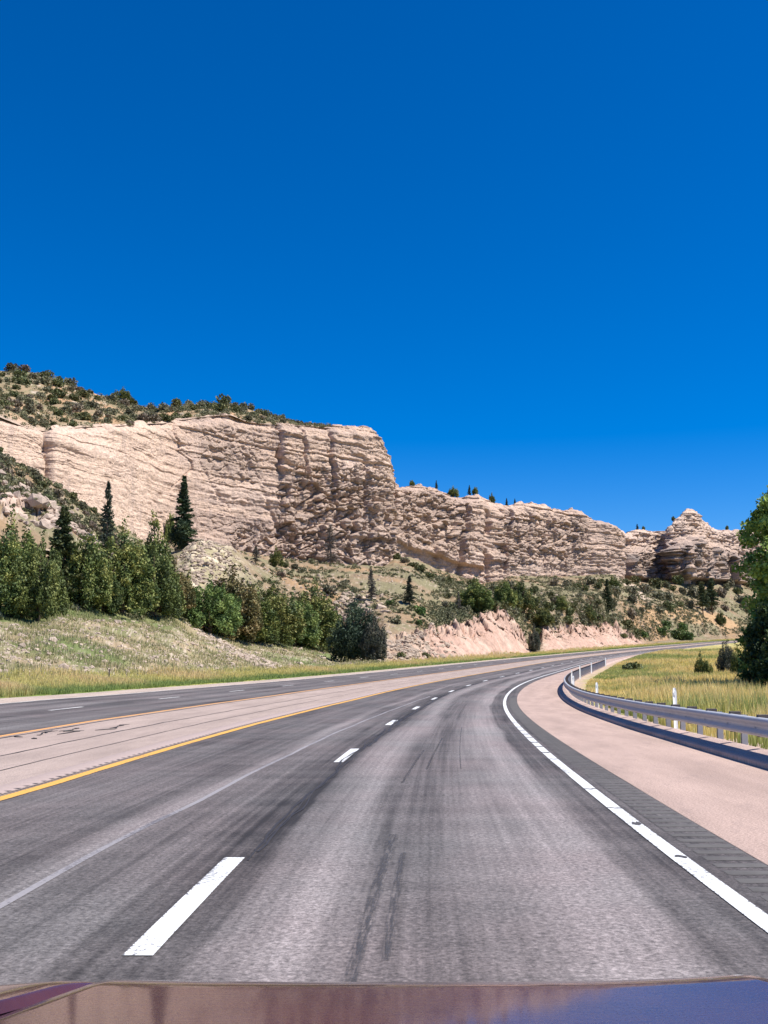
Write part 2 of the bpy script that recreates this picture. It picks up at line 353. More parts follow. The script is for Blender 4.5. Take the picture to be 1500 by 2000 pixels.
# rumble strips: rounded grooves are built as low bars of shadow-casting relief
def rumble(name, off0, off1, s0, s1, step, hw, mat, depth, lift, skew=0.0):
    V, Q = [], []
    for s in np.arange(s0, s1, step):
        n = 5
        for a in range(n):
            t = a / (n - 1) * 2 - 1; h = depth * (1 - t * t)
            for o, hh in ((off0, 0), (off0 + .04, h), (off1 - .04, h), (off1, 0)):
                p = road(s + t * hw + skew * (o - off0) / (off1 - off0) + random.uniform(-.01, .01), o); p[2] += lift + hh; V.append(p)
        b = len(V) - 4 * n
        for a in range(n - 1):
            for c in range(3): Q.append((b + 4 * a + c, b + 4 * a + c + 1, b + 4 * a + c + 5, b + 4 * a + c + 4))
    return link(name, raw_mesh(name, V, Q, np.full(len(Q), 4), smooth=True), mat, None, 'structure')
rumble('rumble_strip', .2, .6, 2, 60, .31, .085, mat_plain('rumble_asphalt', (.105, .097, .09), .9, .45, 5), .008, .002)
rumble('median_rumble_strip', YEL - .62, YEL - .22, 2, 90, .31, .085, mat_plain('rumble_pink', (.36, .28, .25), .9, scale=30), .022, .003, .12)
rumble('median_rumble_grooves', YEL - .62, YEL - .22, 2.155, 90, .31, .05, m_tar, .003, .004, .12)
# dark scribble of torn sealer on the median
tb = MB(); r2 = random.Random(3)
for a in range(10):
    s, o = r2.uniform(22, 28), r2.uniform(-11.5, -10.5); pts = []
    for k in range(6):
        p = road(s, o); pts.append((p[0], p[1], p[2] + .012)); s += r2.uniform(-.2, .55) if a % 3 else r2.uniform(-.1, .2); o += r2.uniform(-.14, .14)
    tb.tube(pts, [.006, .012, .016, .010, .012, .004], 5)
tb.build('torn_sealer', m_tar, kind='structure')

# ------------------------------------------------------------------ ground beneath everything, out to the horizon
n = NT('dry_plain'); p = geo_pos(n); f = n.noise(p, .05, 6); n.col(n.mix(f, (.12, .11, .05), (.24, .19, .11))); n.set(Roughness=.95)
gp = []
for r in (0.1, 60, 200, 600, 2000, 9000):
    gp.append([(r * math.cos(a), r * math.sin(a), -4.0) for a in np.linspace(0, 2 * math.pi, 49)])
link('ground', grid('ground', np.array(gp), flip=True), n.m, None, 'structure')

# right side: embankment and meadow, inside the curve
def meadow_z(s, d):                          # height relative to the banked road surface
    base = -.03 - .12 * sstep(3.5, 4.4, d) - .25 * sstep(5.2, 9, d) - .25 * sstep(8, 22, d) * (1 - .5 * sstep(60, 140, s))
    hump = .55 * sstep(9, 26, d) * (1 - sstep(30, 60, d)) * sstep(20, 60, s)
    return base + hump + .95 * sstep(120, 185, s) * sstep(3.5, 8, d)
sm = np.unique(np.r_[np.arange(-60, 0, 2), np.arange(0, 120, .6), np.arange(120, 500, 2)]); dm = np.unique(np.r_[np.arange(3.1, 12, .2), np.arange(12, 40, .5), np.arange(40, 150, 2)])
Sg, Dg = np.meshgrid(sm, dm, indexing='ij')
def meadow_pt(s, d):
    s = np.asarray(s, float); d = np.asarray(d, float)
    P = road(s, d); b = np.interp(s, SA, BR); P[..., 2] -= b * np.maximum(0, d - 6) + b * 0
    P[..., 2] += meadow_z(s, d) + fbm(P[..., 0] * .25, P[..., 1] * .25, oct=4, seed=11) * .12 * sstep(5, 9, d); return P
P = meadow_pt(Sg, Dg)
nz = fbm(P[..., 0] * .12, P[..., 1] * .12, oct=5, seed=21); nz2 = fbm(P[..., 0] * .8, P[..., 1] * .8, oct=4, seed=25)
col = mixc(np.broadcast_to(np.array([.42, .36, .13]), P.shape), (.52, .40, .18), sstep(-.2, .6, nz)); col = mixc(col, (.16, .21, .05), sstep(.1, .7, nz2) * .7)
col = mixc(col, (.42, .31, .23), (1 - sstep(5.0, 6.6, Dg + nz2 * .8 + 1.2 * sstep(35, 60, Sg))))
m_ground = mat_attr('meadow_soil', .95, 3, .25, 6, .6, .05)
link('meadow_ground', grid('meadow_ground', P, col=col), m_ground, None, 'structure')

# ------------------------------------------------------------------ left hillside up to the foot of the cliffs
def table(rows):                             # (u, v, Y) traced points -> world polyline keyed by azimuth
    P = np.array([unproj(u, v, Y) for u, v, Y in rows]); A = P[:, 0] / P[:, 1]; o = np.argsort(A)
    return A[o], P[o, 1], (P[o, 2] - HC) / P[o, 1]
def tlook(t, A): return np.interp(A, t[0], t[1]), np.interp(A, t[0], t[2])
def offcurve(d, dz=0.0):
    s = np.arange(-2, 690, .5); P = road(s, d); ok = P[:, 1] > 2; P = P[ok]; A = P[:, 0] / P[:, 1]; A = np.maximum.accumulate(A + np.arange(len(A)) * 1e-9)
    return A, P[:, 1], (P[:, 2] + dz - HC) / P[:, 1]
K0 = offcurve(PAV + .3, -.12); K0b = offcurve(PAV - .6, -.03); K1 = offcurve(PAV - 4.6, .30)
def oy(u, d):                                # depth Y at which the ray of column u meets an offset curve
    t = offcurve(d); return float(np.interp((u - 750) / F * 1.0, t[0], t[1]))
def crest(rows, d): return [(u, v, oy(u, d)) for u, v in rows]
k2rows = crest([(-900, 1190), (-400, 1200), (0, 1208), (60, 1206), (110, 1186), (200, 1192), (300, 1204), (335, 1200), (380, 1226), (430, 1240), (500, 1252), (560, 1258), (620, 1268), (670, 1282)], PAV - 26) + crest([(700, 1278)], PAV - 22) + crest([(720, 1268)], PAV - 18) + crest([(738, 1254)], PAV - 14)
k2rows += crest([(750, 1250), (800, 1242), (850, 1240), (880, 1222), (905, 1214), (935, 1212), (950, 1204), (965, 1190), (985, 1192), (1000, 1212), (1020, 1240), (1030, 1262), (1050, 1262), (1060, 1228), (1100, 1224), (1130, 1220), (1150, 1224), (1200, 1220), (1222, 1232), (1242, 1252), (1262, 1255), (1300, 1250)], PAV - 12)
k2rows += crest([(1360, 1245), (1430, 1240), (1500, 1238), (1700, 1235), (2300, 1230)], PAV - 13)
K2 = table(k2rows)
K3 = table([(-900, 800, 130), (-300, 830, 150), (-100, 860, 158), (0, 882, 165), (40, 905, 168), (90, 935, 170), (140, 965, 172), (180, 992, 176), (205, 1012, 180), (240, 1050, 185), (280, 1085, 190), (305, 1088, 190), (340, 1074, 191), (375, 1056, 192), (410, 1056, 196), (450, 1075, 200), (500, 1110, 205), (560, 1130, 215), (650, 1150, 225), (740, 1160, 230), (800, 1160, 240), (880, 1165, 265), (960, 1165, 285), (1030, 1170, 300), (1100, 1165, 320), (1170, 1170, 335), (1200, 1172, 385), (1260, 1190, 405), (1330, 1197, 432), (1420, 1205, 470), (1500, 1205, 510), (1700, 1205, 580), (2300, 1200, 650)])
K4 = table([(-900, 900, 190), (-200, 960, 205), (0, 1000, 214), (100, 1010, 225), (200, 1020, 245), (300, 1060, 272), (330, 1062, 278), (400, 1064, 286), (480, 1078, 296), (560, 1092, 306), (650, 1100, 316), (750, 1106, 330), (770, 1092, 342), (800, 1090, 352), (850, 1112, 372), (940, 1142, 392), (980, 1134, 398), (1000, 1126, 402), (1100, 1126, 422), (1200, 1122, 440), (1225, 1135, 462), (1260, 1142, 475), (1320, 1142, 494), (1400, 1142, 528), (1500, 1146, 572), (1700, 1150, 640), (2300, 1160, 730)])
Ac = np.unique(np.r_[np.linspace(-1.2, -.40, 60), np.arange(-.40, .40, .0009), np.linspace(.40, 1.0, 50)])
layers = [K0, K0b, K1, K2, K3, K4]; counts = [2, 10, 78, 85, 70]; jj = 0
Yr, Tr, Lr = [], [], []
L = [tlook(t, Ac) for t in layers]; Ls = [(a, a * b) for a, b in L]      # interpolate the height, not its tangent
for k, c in enumerate(counts):
    for q in range(c):
        t = q / c; Yr.append(lerp(Ls[k][0], Ls[k + 1][0], t)); Tr.append(lerp(Ls[k][1], Ls[k + 1][1], t)); Lr.append(k + t)
Yr.append(Ls[5][0]); Tr.append(Ls[5][1]); Lr.append(5.0); Yr.append(Ls[5][0] + 16); Tr.append(Ls[5][1] + 2.2); Lr.append(5.2); Yr.append(Ls[5][0] + 40); Tr.append(Ls[5][1] - 6.0); Lr.append(5.5)
HY = np.array(Yr); HZ = np.array(Tr) + HC; Lr = np.array(Lr)[:, None]; HX = HY * Ac[None, :]
Ug = 750 + F * Ac[None, :] * np.ones_like(HY)                            # a name for the azimuth, in hundredths of the frame
seg = np.broadcast_to(Lr, HY.shape)
rockcut = (sstep(2.0, 2.12, seg) * (1 - sstep(2.98, 3.12, seg))) * (sstep(745, 765, Ug) * (1 - sstep(1240, 1262, Ug))) * (1 - .85 * np.exp(-((Ug - 1043) / 14)**2)) * (1 - .35 * (1 - sstep(800, 850, Ug)))
big = sstep(3.0, 3.5, seg)
nA = fbm(HX * .03, HY * .03, oct=5, seed=31); nB = fbm(HX * .25, HY * .25, oct=5, seed=32); nC = fbm(HX * 1.1, HY * 1.1, HZ * 1.1, oct=4, seed=33)
slope_amp = sstep(1.9, 2.3, seg)
HZ = HZ + slope_amp * (nB * .42 + nC * .16) * (1 - sstep(4.8, 5.0, seg) * .6) + big * (1 - sstep(4.6, 5, seg)) * nA * 2.4 + sstep(.6, 1, seg) * (1 - slope_amp) * nC * .06
# rock cuts: gullied face with jagged teeth along its top
gul = ridged(HX * .30 + HZ * .12, HY * .20, HZ * .10, oct=4, seed=35); jag = fbm(HX * .55, HY * .3, oct=4, seed=36)
cf1, cf2, cid_ = voro(HX * .35 + HZ * .3, HZ * .5 + HX * .12, 13); HY = HY + rockcut * (gul * 1.5 - .4 + nC * .6 + (cid_ - .5) * 2.2 * sstep(2.35, 2.75, seg) - (1 - sstep(0, .14, cf2 - cf1)) * -1.6 * sstep(2.3, 2.7, seg)) * sstep(2.05, 2.3, seg) * np.clip(HY / 250, .6, 1.2)
HZ = HZ + rockcut * sstep(2.4, 2.95, seg) * jag * 2.0 + rockcut * nC * .35
HX = HY * Ac[None, :]
HP = np.stack([HX, HY, HZ], -1)
# base colours
gx = np.gradient(HZ, axis=0) / np.maximum(np.gradient(HY, axis=0), .02)
TAN = np.array([.25, .18, .11]); col = np.broadcast_to(TAN, HP.shape).copy()
nD = fbm(HX * .09, HY * .09, oct=5, seed=41); nE = fbm(HX * .5, HY * .5, HZ * .5, oct=5, seed=42, gain=.7); nF = fbm(HX * 1.6, HY * .9, HZ * 1.6, oct=4, seed=43, gain=.8)
col = mixc(col, (.36, .225, .115), sstep(.15, .75, nD) * .7); col = mixc(col, (.20, .185, .10), sstep(-.2, .5, -nD + nE * .4) * .8); col = mixc(col, (.42, .33, .25), sstep(.36, .62, nF) * .75)
emb = (1 - sstep(2.96, 3.15, seg)) * (1 - sstep(735, 765, Ug))                                    # grassy embankment, left
ecol = mixc(np.broadcast_to(np.array([.225, .205, .105]), HP.shape), (.35, .265, .165), sstep(-.2, .5, nE)); ecol = mixc(ecol, (.15, .18, .065), sstep(.0, .5, nD + sstep(2.5, 3, seg) * .35))
ecol = mixc(ecol, (.50, .41, .32), sstep(.18, .5, nF) * (1 - sstep(2.55, 2.95, seg)) * .8); ecol = mixc(ecol, (.52, .42, .33), np.exp(-((Ug - 380 - (3 - seg) * 170) / 22)**2) * sstep(-.1, .4, nF) * .9)
col = mixc(col, 0, emb) + ecol * emb[..., None]
RPINK = np.array([.46, .30, .225]); rcol = mixc(np.broadcast_to(RPINK, HP.shape), (.30, .21, .16), sstep(-.1, .6, nE) * (.5 + .5 * sstep(2.5, 2.9, seg))); rcol = mixc(rcol, (.56, .42, .32), sstep(.3, .8, gul) * .6)
rw = np.clip(rockcut * (1 - .5 * sstep(.1, .5, nE) * (1 - sstep(790, 850, Ug))), 0, 1); col = mixc(col, 0, rw) + rcol * rw[..., None]
ver = 1 - sstep(1.9, 2.08, seg); vcol = mixc(np.broadcast_to(np.array([.38, .35, .11]), HP.shape), (.16, .21, .05), sstep(.0, .5, nD * .6 + (1.5 - seg) * 1.0)); vcol = mixc(vcol, (.42, .32, .15), sstep(.3, .7, nE) * .5)
col = mixc(col, 0, ver) + vcol * ver[..., None]
outc = np.exp(-((Ug - 95) / 75)**2) * np.exp(-((seg - 3.62) / .13)**2) + .9 * np.exp(-((Ug - 10) / 25)**2) * np.exp(-((seg - 3.55) / .15)**2)   # pink ledge on the spur
ow = sstep(.35, .6, outc + nE * .25); col = mixc(col, (.50, .37, .29), ow)
toe = sstep(.4, .7, np.exp(-((Ug - 1228) / 42)**2) * np.exp(-((seg - 4.75 + (Ug - 1228) * .012) / .22)**2) * 1.4 + nE * .2); col = mixc(col, (.50, .39, .29), toe)
of1, of2, oid = voro(HX * .35 + HY * .1, HZ * .7, 9); HP[..., 1] -= ow * ((oid - .3) * 3.0 - (1 - sstep(0, .15, of2 - of1)) * 1.2 + strata(HZ * 1.0 + 30, LD) * 1.2); HP[..., 2] += ow * nB * .5; HP[..., 0] = HP[..., 1] * Ac[None, :]
orange = sstep(.3, .7, np.exp(-((Ug - 1370) / 85)**2) * np.exp(-((seg - 3.75) / .4)**2) * 1.3 + nD * .3); col = mixc(col, (.46, .29, .15), orange * .7)
talus = np.exp(-((Ug - 400) / 55)**2) * sstep(3.3, 3.6, seg) * (1 - sstep(4.0, 4.3, seg)); tf1, tf2, tid = voro(HX * .55, HZ * .8 + HY * .2, 5)
col = mixc(col, (.34, .29, .17), np.clip(talus, 0, 1)); col = mixc(col, (.55, .46, .33), np.clip(talus * 1.3, 0, 1) * (tid > .62) * sstep(.05, .18, tf2 - tf1))
HP[..., 2] += np.clip(talus, 0, 1) * (tid > .62) * sstep(.0, .25, tf2 - tf1) * .5
m_hill = mat_attr('hillside_soil', .95, .9, .22, 1.6, .7, .25)
link('hillside', grid('hillside', HP, col=np.clip(col, .01, .9)), m_hill, None, 'structure')
HT = (HP[..., 2] - HC) / HP[..., 1]
def hill_hit(u, v):
    q = unproj(u, v, 100.0); A = q[0] / q[1]; T = (q[2] - HC) / 100.0; j = int(np.clip(np.searchsorted(Ac, A), 0, len(Ac) - 1)); c = HT[:-2, j]
    k = np.argmax(c >= T); k = k if c[k] >= T else int(np.argmax(c)); return HP[k, j].copy()
def hill_at(u, sg_):                         # a point of the hillside by azimuth and layer
    A = (u - 750) / F; j = int(np.clip(np.searchsorted(Ac, A), 0, len(Ac) - 1)); k = int(np.argmin(np.abs(Lr[:, 0] - sg_))); return HP[k, j].copy()

# ------------------------------------------------------------------ cliffs
m_cliff = mat_attr('cliff_rock', .95, 1.4, .30, 2.2, 1.0, .55, .1)
def cliff(name, rows, seed, cracks_, amp=1.0, colfn=None, nh=230, back=45, du=1.0, tops=None, dip=0.0, over=None, backdrop=-10, zoff=40):
    """rows: (u, v at the foot, v at the top, depth Y, batter)"""
    B = np.array([unproj(u, vb, Y) for u, vb, vt, Y, bt in rows]); T = np.array([unproj(u, vt, Y + bt) for u, vb, vt, Y, bt in rows])
    U = np.array([r[0] for r in rows], float); q = np.r_[0, np.cumsum(np.maximum(np.hypot(np.diff(U), np.diff(B[:, 1]) * 1.2), .1))]
    qq = np.arange(0, q[-1], du); bx, by, bz = [np.interp(qq, q, B[:, k]) for k in range(3)]; tx, ty, tz = [np.interp(qq, q, T[:, k]) for k in range(3)]; uu = np.interp(qq, q, U)
    AU = np.interp(uu, [0, 300, 400, 520, 700, 2000], [.26, .28, .42, .62, .72, .70])[None, :] * amp; amp = AU
    k = 15; ker = np.hanning(k + 2)[1:-1]; ker /= ker.sum(); sm_ = lambda a: np.convolve(np.pad(a, k // 2, mode='edge'), ker, 'valid')
    gx_, gy_ = np.gradient(sm_(sm_(bx))), np.gradient(sm_(sm_(by))); l = np.hypot(gx_, gy_) + 1e-9; nx, ny = gy_ / l, -gx_ / l
    s = np.r_[0, np.cumsum(np.hypot(np.diff(bx), np.diff(by)))]
    tz = tz + (fbm(s * .25, 1.0, oct=4, seed=seed + 50) * .5)
    h = np.linspace(0, 1, nh)[:, None]; hh = h * 1.10 - .10
    X = bx + (tx - bx) * hh; Y = by + (ty - by) * hh; Z = bz + (tz - bz) * hh
    S = s[None, :] + 0 * h; UU = uu[None, :] + 0 * h
    wz = Z + fbm(S * .03, Z * .03, oct=3, seed=seed) * .8 + S * dip + zoff
    mask = .55 + .45 * fbm(S * .05, Z * .12, oct=3, seed=seed + 9)
    d = strata(wz, LD, .10) * .8 * mask * amp + strata(wz * 3.1 + 11, LD, .2) * .5 * amp * (.6 + .6 * vnoise(S * .12, Z * .2, seed=seed))
    d += fbm(S * .035, Z * .02, oct=3, seed=seed + 1) * 2.4 * amp + fbm(S * .22, Z * .75, S * .1, oct=5, seed=seed + 2, gain=.62) * .8 * amp - np.maximum(0, ridged(S * .10 + Z * .05, Z * .07, oct=3, seed=seed + 12) - .62) * 4.5 * amp
    zi = np.clip(wz, .5, LAY[-2]); ii = np.searchsorted(LAY, zi); gapd = zi - LAY[ii - 1]
    d -= np.exp(-(gapd / .16)**2) * np.maximum(0, LT[ii]) * sstep(-.3, .4, vnoise(S * .10, ii * 3.7, seed=seed + 14)) * 1.9 * amp
    v1, v2, vc = voro(S * .22 + fbm(S * .3, Z * .3, oct=2, seed=seed + 70) * .5, Z * .45, seed + 15); d += ((vc - .5) * .9 - (1 - sstep(0, .10, v2 - v1)) * .8 * (vc > .35)) * amp * sstep(-.5, .3, fbm(S * .05, Z * .06, oct=2, seed=seed + 16))
    v1, v2, vc = voro(S * .75, Z * 1.3 + fbm(S * .5, Z * .5, oct=2, seed=seed + 71), seed + 18); d += ((vc - .5) * .5 - (1 - sstep(0, .16, v2 - v1)) * .4) * amp * sstep(-.2, .5, fbm(S * .07, Z * .1, oct=3, seed=seed + 19))
    blk = np.zeros_like(Z)
    for (u0, u1, v0, v1, a, sc) in (over or []):
        blkw = sstep(u0, u0 + 25, UU) * (1 - sstep(u1 - 25, u1, UU)) * sstep(v0, v0 + .08, h) * (1 - sstep(v1 - .08, v1, h)); wx = fbm(S * .2, Z * .2, oct=3, seed=seed + 60)
        f1, f2, cid = voro((S + Z * .25) * sc + wx, Z * sc * 1.35 + wx * .7, seed + 3); d += blkw * ((cid - .5) * a * 1.6 - (1 - sstep(0, .22, f2 - f1)) * a * .9); blk = np.maximum(blk, blkw)
    wz2 = fbm(Z * .12, S * 0 + seed, oct=3, seed=seed + 5)
    for (u0, wd, dep, rec, wan, h0, h1) in cracks_:        # a cleft at u0 with the bed to its right standing proud and falling back over rec metres
        s0 = np.interp(u0, uu[:np.argmax(uu) + 1], s[:np.argmax(uu) + 1]); x = S - s0 - wz2 * wan * .45 - fbm(Z * .7, S * 0 + u0, oct=3, seed=seed + 6) * .45; x = x + (h - .5) * 5 * math.sin(u0 * 1.7); dep_ = dep * (.75 + .35 * vnoise(Z * .5, u0 * 1.0, seed=seed)) * (.25 + .75 * sstep(-.35, .25, vnoise(Z * .16, u0 * 2.3, seed=seed + 1))); hm = sstep(h0 - .06, h0 + .06, h) * (1 - sstep(h1 - .06, h1 + .06, h))
        d += hm * (-dep_ * .5 * np.exp(-(x / (wd * .6))**2) + np.where(x > 0, dep_ * .6 * np.exp(-x / rec) * sstep(0, wd * 1.2, x), 0))
    d -= 1.6 * sstep(.9, 1, h)**2 * 1.5
    d = d * np.clip(sstep(-.02, .06, h) * .7 + .3, 0, 1)
    X = X + nx * d; Y = Y + ny * d; Z = Z + fbm(S * .2, Z * .3, oct=3, seed=seed + 7) * .25 * sstep(.02, .1, h)
    # the top runs back from the rim
    caps = []
    for bk, dz in ((1.2, .25), (3, .5), (6, .5), (11, .2), (20, -1), (back, backdrop)):
        rr_ = np.hypot(X[-1], Y[-1]); caps.append(np.stack([X[-1] + X[-1] / rr_ * bk, Y[-1] + Y[-1] / rr_ * bk, Z[-1] + dz + fbm(s * .15, bk * .3, oct=3, seed=seed + 8) * .35 * min(1, bk / 3)], -1))
    P = np.concatenate([np.stack([X, Y, Z], -1), np.array(caps)], 0)
    c = colfn(S, Z, UU, h + 0 * S, wz, seed, blk); cc = np.concatenate([c, np.repeat(c[-1:] * .92, len(caps), 0)], 0)
    o = link(name, grid(name, P, col=np.clip(cc, .02, .9)), m_cliff, None, 'structure'); return o, P, uu, nh
def col_main(S, Z, UU, h, wz, seed, blk):
    a = np.array([.56, .42, .32]); c = np.broadcast_to(a, S.shape + (3,)); t = strata(wz, LT, .4); n1 = fbm(S * .04, Z * .08, oct=4, seed=seed + 20); n2 = fbm(S * .4, Z * .9, oct=5, seed=seed + 21, gain=.7); n3 = fbm(S * .5, Z * .05, oct=4, seed=seed + 22)
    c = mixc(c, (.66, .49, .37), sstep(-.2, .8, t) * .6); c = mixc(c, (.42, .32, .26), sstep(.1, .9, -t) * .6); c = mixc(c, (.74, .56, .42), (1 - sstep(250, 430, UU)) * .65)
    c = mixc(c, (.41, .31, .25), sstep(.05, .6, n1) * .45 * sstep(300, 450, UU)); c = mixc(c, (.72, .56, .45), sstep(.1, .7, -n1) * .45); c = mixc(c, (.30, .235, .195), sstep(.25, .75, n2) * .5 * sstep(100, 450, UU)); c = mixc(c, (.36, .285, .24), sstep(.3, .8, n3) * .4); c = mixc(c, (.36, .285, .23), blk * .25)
    return c * np.array([1.0, .972, .965])
MAIN = [(-620, 930, 700, 180, 6), (-300, 960, 760, 192, 6), (-100, 990, 798, 204, 6), (0, 1005, 808, 212, 7), (60, 1010, 832, 219, 8), (88, 1012, 836, 225, 9), (104, 1012, 833, 224, 9), (200, 1025, 826, 243, 9), (300, 1062, 822, 268, 9), (338, 1064, 818, 278, 9), (350, 1064, 814, 279.5, 10), (400, 1066, 810, 285, 9), (430, 1072, 806, 289, 9), (450, 1074, 806, 292, 8), (480, 1082, 818, 296, 8), (520, 1088, 824, 301, 7), (560, 1094, 826, 305, 7), (600, 1098, 827, 310, 7), (640, 1102, 831, 315, 7), (665, 1103, 829, 318, 7), (700, 1106, 829, 322, 7), (722, 1107, 831, 325, 7), (738, 1108, 833, 328, 6), (750, 1108, 846, 331, 5), (761, 1104, 874, 335, 4), (769, 1098, 905, 341, 3), (772, 1094, 930, 350, 2), (768, 1094, 925, 360, 0), (755, 1094, 905, 370, 0), (720, 1090, 885, 378, 0), (600, 1090, 870, 392, 0)]
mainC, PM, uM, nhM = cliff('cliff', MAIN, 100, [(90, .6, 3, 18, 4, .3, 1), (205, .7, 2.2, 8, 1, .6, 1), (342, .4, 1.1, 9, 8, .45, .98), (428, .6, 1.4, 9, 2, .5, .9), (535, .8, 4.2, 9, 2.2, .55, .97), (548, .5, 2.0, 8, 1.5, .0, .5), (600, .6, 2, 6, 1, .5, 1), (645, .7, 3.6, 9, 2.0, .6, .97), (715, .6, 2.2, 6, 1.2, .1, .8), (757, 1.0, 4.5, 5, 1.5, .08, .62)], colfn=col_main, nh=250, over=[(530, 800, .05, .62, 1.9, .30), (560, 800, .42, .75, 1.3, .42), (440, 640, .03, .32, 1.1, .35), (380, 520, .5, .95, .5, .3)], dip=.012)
def col_back(S, Z, UU, h, wz, seed, blk):
    c = col_main(S, Z, UU + 400, h, wz, seed, blk); c = mixc(c, (.68, .51, .40), (1 - sstep(.0, .25, h)) * (1 - sstep(935, 965, UU)) * .6); return c
BACK = [(700, 1085, 900, 400, 6), (770, 1085, 948, 362, 6), (790, 1090, 952, 366, 6), (815, 1100, 950, 372, 7), (835, 1108, 946, 377, 7), (860, 1118, 952, 383, 8), (885, 1128, 964, 388, 9), (900, 1132, 970, 391, 9), (925, 1138, 966, 394, 9), (950, 1144, 966, 397, 9), (975, 1138, 980, 401, 9), (1000, 1130, 987, 404, 9), (1025, 1128, 980, 408, 9), (1050, 1128, 979, 413, 8), (1080, 1128, 985, 418, 8), (1100, 1128, 992, 423, 8), (1120, 1127, 996, 427, 8), (1130, 1127, 991, 429, 8), (1148, 1127, 997, 432, 8), (1156, 1126, 1006, 434, 8), (1180, 1124, 1014, 439, 8), (1200, 1124, 1022, 444, 7), (1212, 1124, 1033, 452, 5), (1216, 1124, 1036, 466, 3), (1200, 1124, 1040, 490, 0)]
backC, PB, uB, nhB = cliff('back_cliff', BACK, 200, [(790, .8, 3, 6, 2, .2, 1), (855, .9, 3.5, 7, 2, .2, 1), (905, 1, 4, 7, 2, .1, .9), (950, 1.1, 6, 12, 3, .0, .9), (990, .8, 3, 8, 2, .2, 1), (1035, .7, 2.6, 7, 2, .1, .9), (1075, .7, 2.4, 8, 2, .0, .9), (1125, .8, 2.8, 8, 2, .3, 1), (1160, .7, 2, 7, 2, .2, 1)], amp=1.05, colfn=col_back, nh=170, over=[(770, 930, .3, .95, 1.6, .3), (960, 1160, .2, .9, 1.3, .3)], dip=.02)
SPI = [(a_, b_, c_, y_ + float(np.interp(a_, [1150, 1300, 1500, 2200], [12, 40, 106, 232])), e_) for a_, b_, c_, y_, e_ in [(1150, 1130, 1020, 470, 6), (1200, 1130, 1034, 474, 6), (1215, 1132, 1038, 477, 6), (1232, 1136, 1043, 480, 7), (1242, 1138, 1036, 482, 7), (1262, 1140, 1032, 483, 8), (1285, 1141, 1036, 483, 8), (1300, 1141, 1034, 482, 8), (1307, 1141, 1024, 466, 14), (1318, 1141, 1014, 462, 16), (1330, 1140, 1008, 458, 18), (1340, 1140, 1000, 457, 18), (1345, 1140, 997, 457, 18), (1354, 1140, 996, 457, 18), (1362, 1140, 1001, 457, 18), (1370, 1140, 1014, 458, 17), (1382, 1140, 1022, 460, 16), (1395, 1141, 1030, 464, 14), (1404, 1142, 1033, 474, 12), (1412, 1143, 1034, 470, 12), (1430, 1145, 1034, 467, 12), (1455, 1148, 1036, 468, 12), (1500, 1150, 1040, 470, 10), (1600, 1152, 1045, 476, 10), (1800, 1158, 1060, 486, 10), (2200, 1165, 1085, 500, 10)]]
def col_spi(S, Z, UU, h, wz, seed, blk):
    c = col_main(S, Z, UU * 0 + 500, h, wz, seed, blk); c = mixc(c, (.64, .49, .39), sstep(.55, .8, h) * .5); n3 = fbm(S * .6, Z * .06, oct=4, seed=seed + 30); c = mixc(c, (.22, .185, .165), (1 - sstep(.5, .66, h)) * sstep(-.3, .4, n3) * .8 * (1 - sstep(.0, .1, 0 * h))); return c  # lower half streaked dark grey: the shade below the shelf put into the colour
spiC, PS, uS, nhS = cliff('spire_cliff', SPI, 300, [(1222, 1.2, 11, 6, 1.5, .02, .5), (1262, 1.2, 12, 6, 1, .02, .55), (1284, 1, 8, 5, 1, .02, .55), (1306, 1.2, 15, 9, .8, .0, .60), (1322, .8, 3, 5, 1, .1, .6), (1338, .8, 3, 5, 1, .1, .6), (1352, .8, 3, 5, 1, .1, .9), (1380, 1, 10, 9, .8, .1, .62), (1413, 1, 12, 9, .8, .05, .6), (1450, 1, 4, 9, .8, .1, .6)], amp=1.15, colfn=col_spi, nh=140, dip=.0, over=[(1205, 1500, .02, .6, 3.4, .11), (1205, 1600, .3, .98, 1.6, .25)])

# overhanging shelf: the spire's middle bed stands out over its foot
for o, PP, uu_, u0, u1, h0, h1, dd in ((spiC, PS, uS, 1212, 1440, .12, .52, 9.0), (backC, PB, uB, 765, 952, .24, .9, 3.2)):
    nh_ = nhS if o is spiC else nhB; co = np.empty(PP.size, np.float32); o.data.vertices.foreach_get('co', co); co = co.reshape(PP.shape)
    h = (np.arange(PP.shape[0]) / (nh_ - 1))[:, None]; w = sstep(h0, h0 + .03, h) * (1 - sstep(h1, h1 + .25, h)) * sstep(u0, u0 + 10, uu_)[None, :] * (1 - sstep(u1 - 10, u1, uu_))[None, :]
    co[..., 1] -= dd * w; o.data.vertices.foreach_set('co', co.ravel()); o.data.update(); PP[...] = co

# hill above the main cliff
KT = table([(u, vt + 3, Y + bt + 1.5) for u, vb, vt, Y, bt in MAIN[:24]])
KR = table([(-620, 560, 290), (-300, 640, 300), (-100, 705, 312), (0, 722, 318), (40, 722, 320), (80, 727, 322), (130, 745, 326), (190, 768, 330), (240, 785, 334), (300, 795, 338), (340, 792, 342), (400, 786, 346), (440, 788, 348), (480, 794, 350), (520, 808, 350), (560, 820, 348), (600, 829, 346), (700, 836, 345), (760, 900, 345)])
At = np.arange(-.62, -.045, .0012); t0, t1 = tlook(KT, At), tlook(KR, At); rows_ = []
for t in np.linspace(0, 1, 60):
    y = lerp(t0[0], t1[0], t); z = lerp(t0[0] * t0[1], t1[0] * t1[1], t) + HC; rows_.append(np.stack([y * At, y, z + fbm(y * At * .12, y * .12, oct=5, seed=71) * 1.0 * math.sin(math.pi * min(1, t * 1.1 + .05)) - .4], -1))
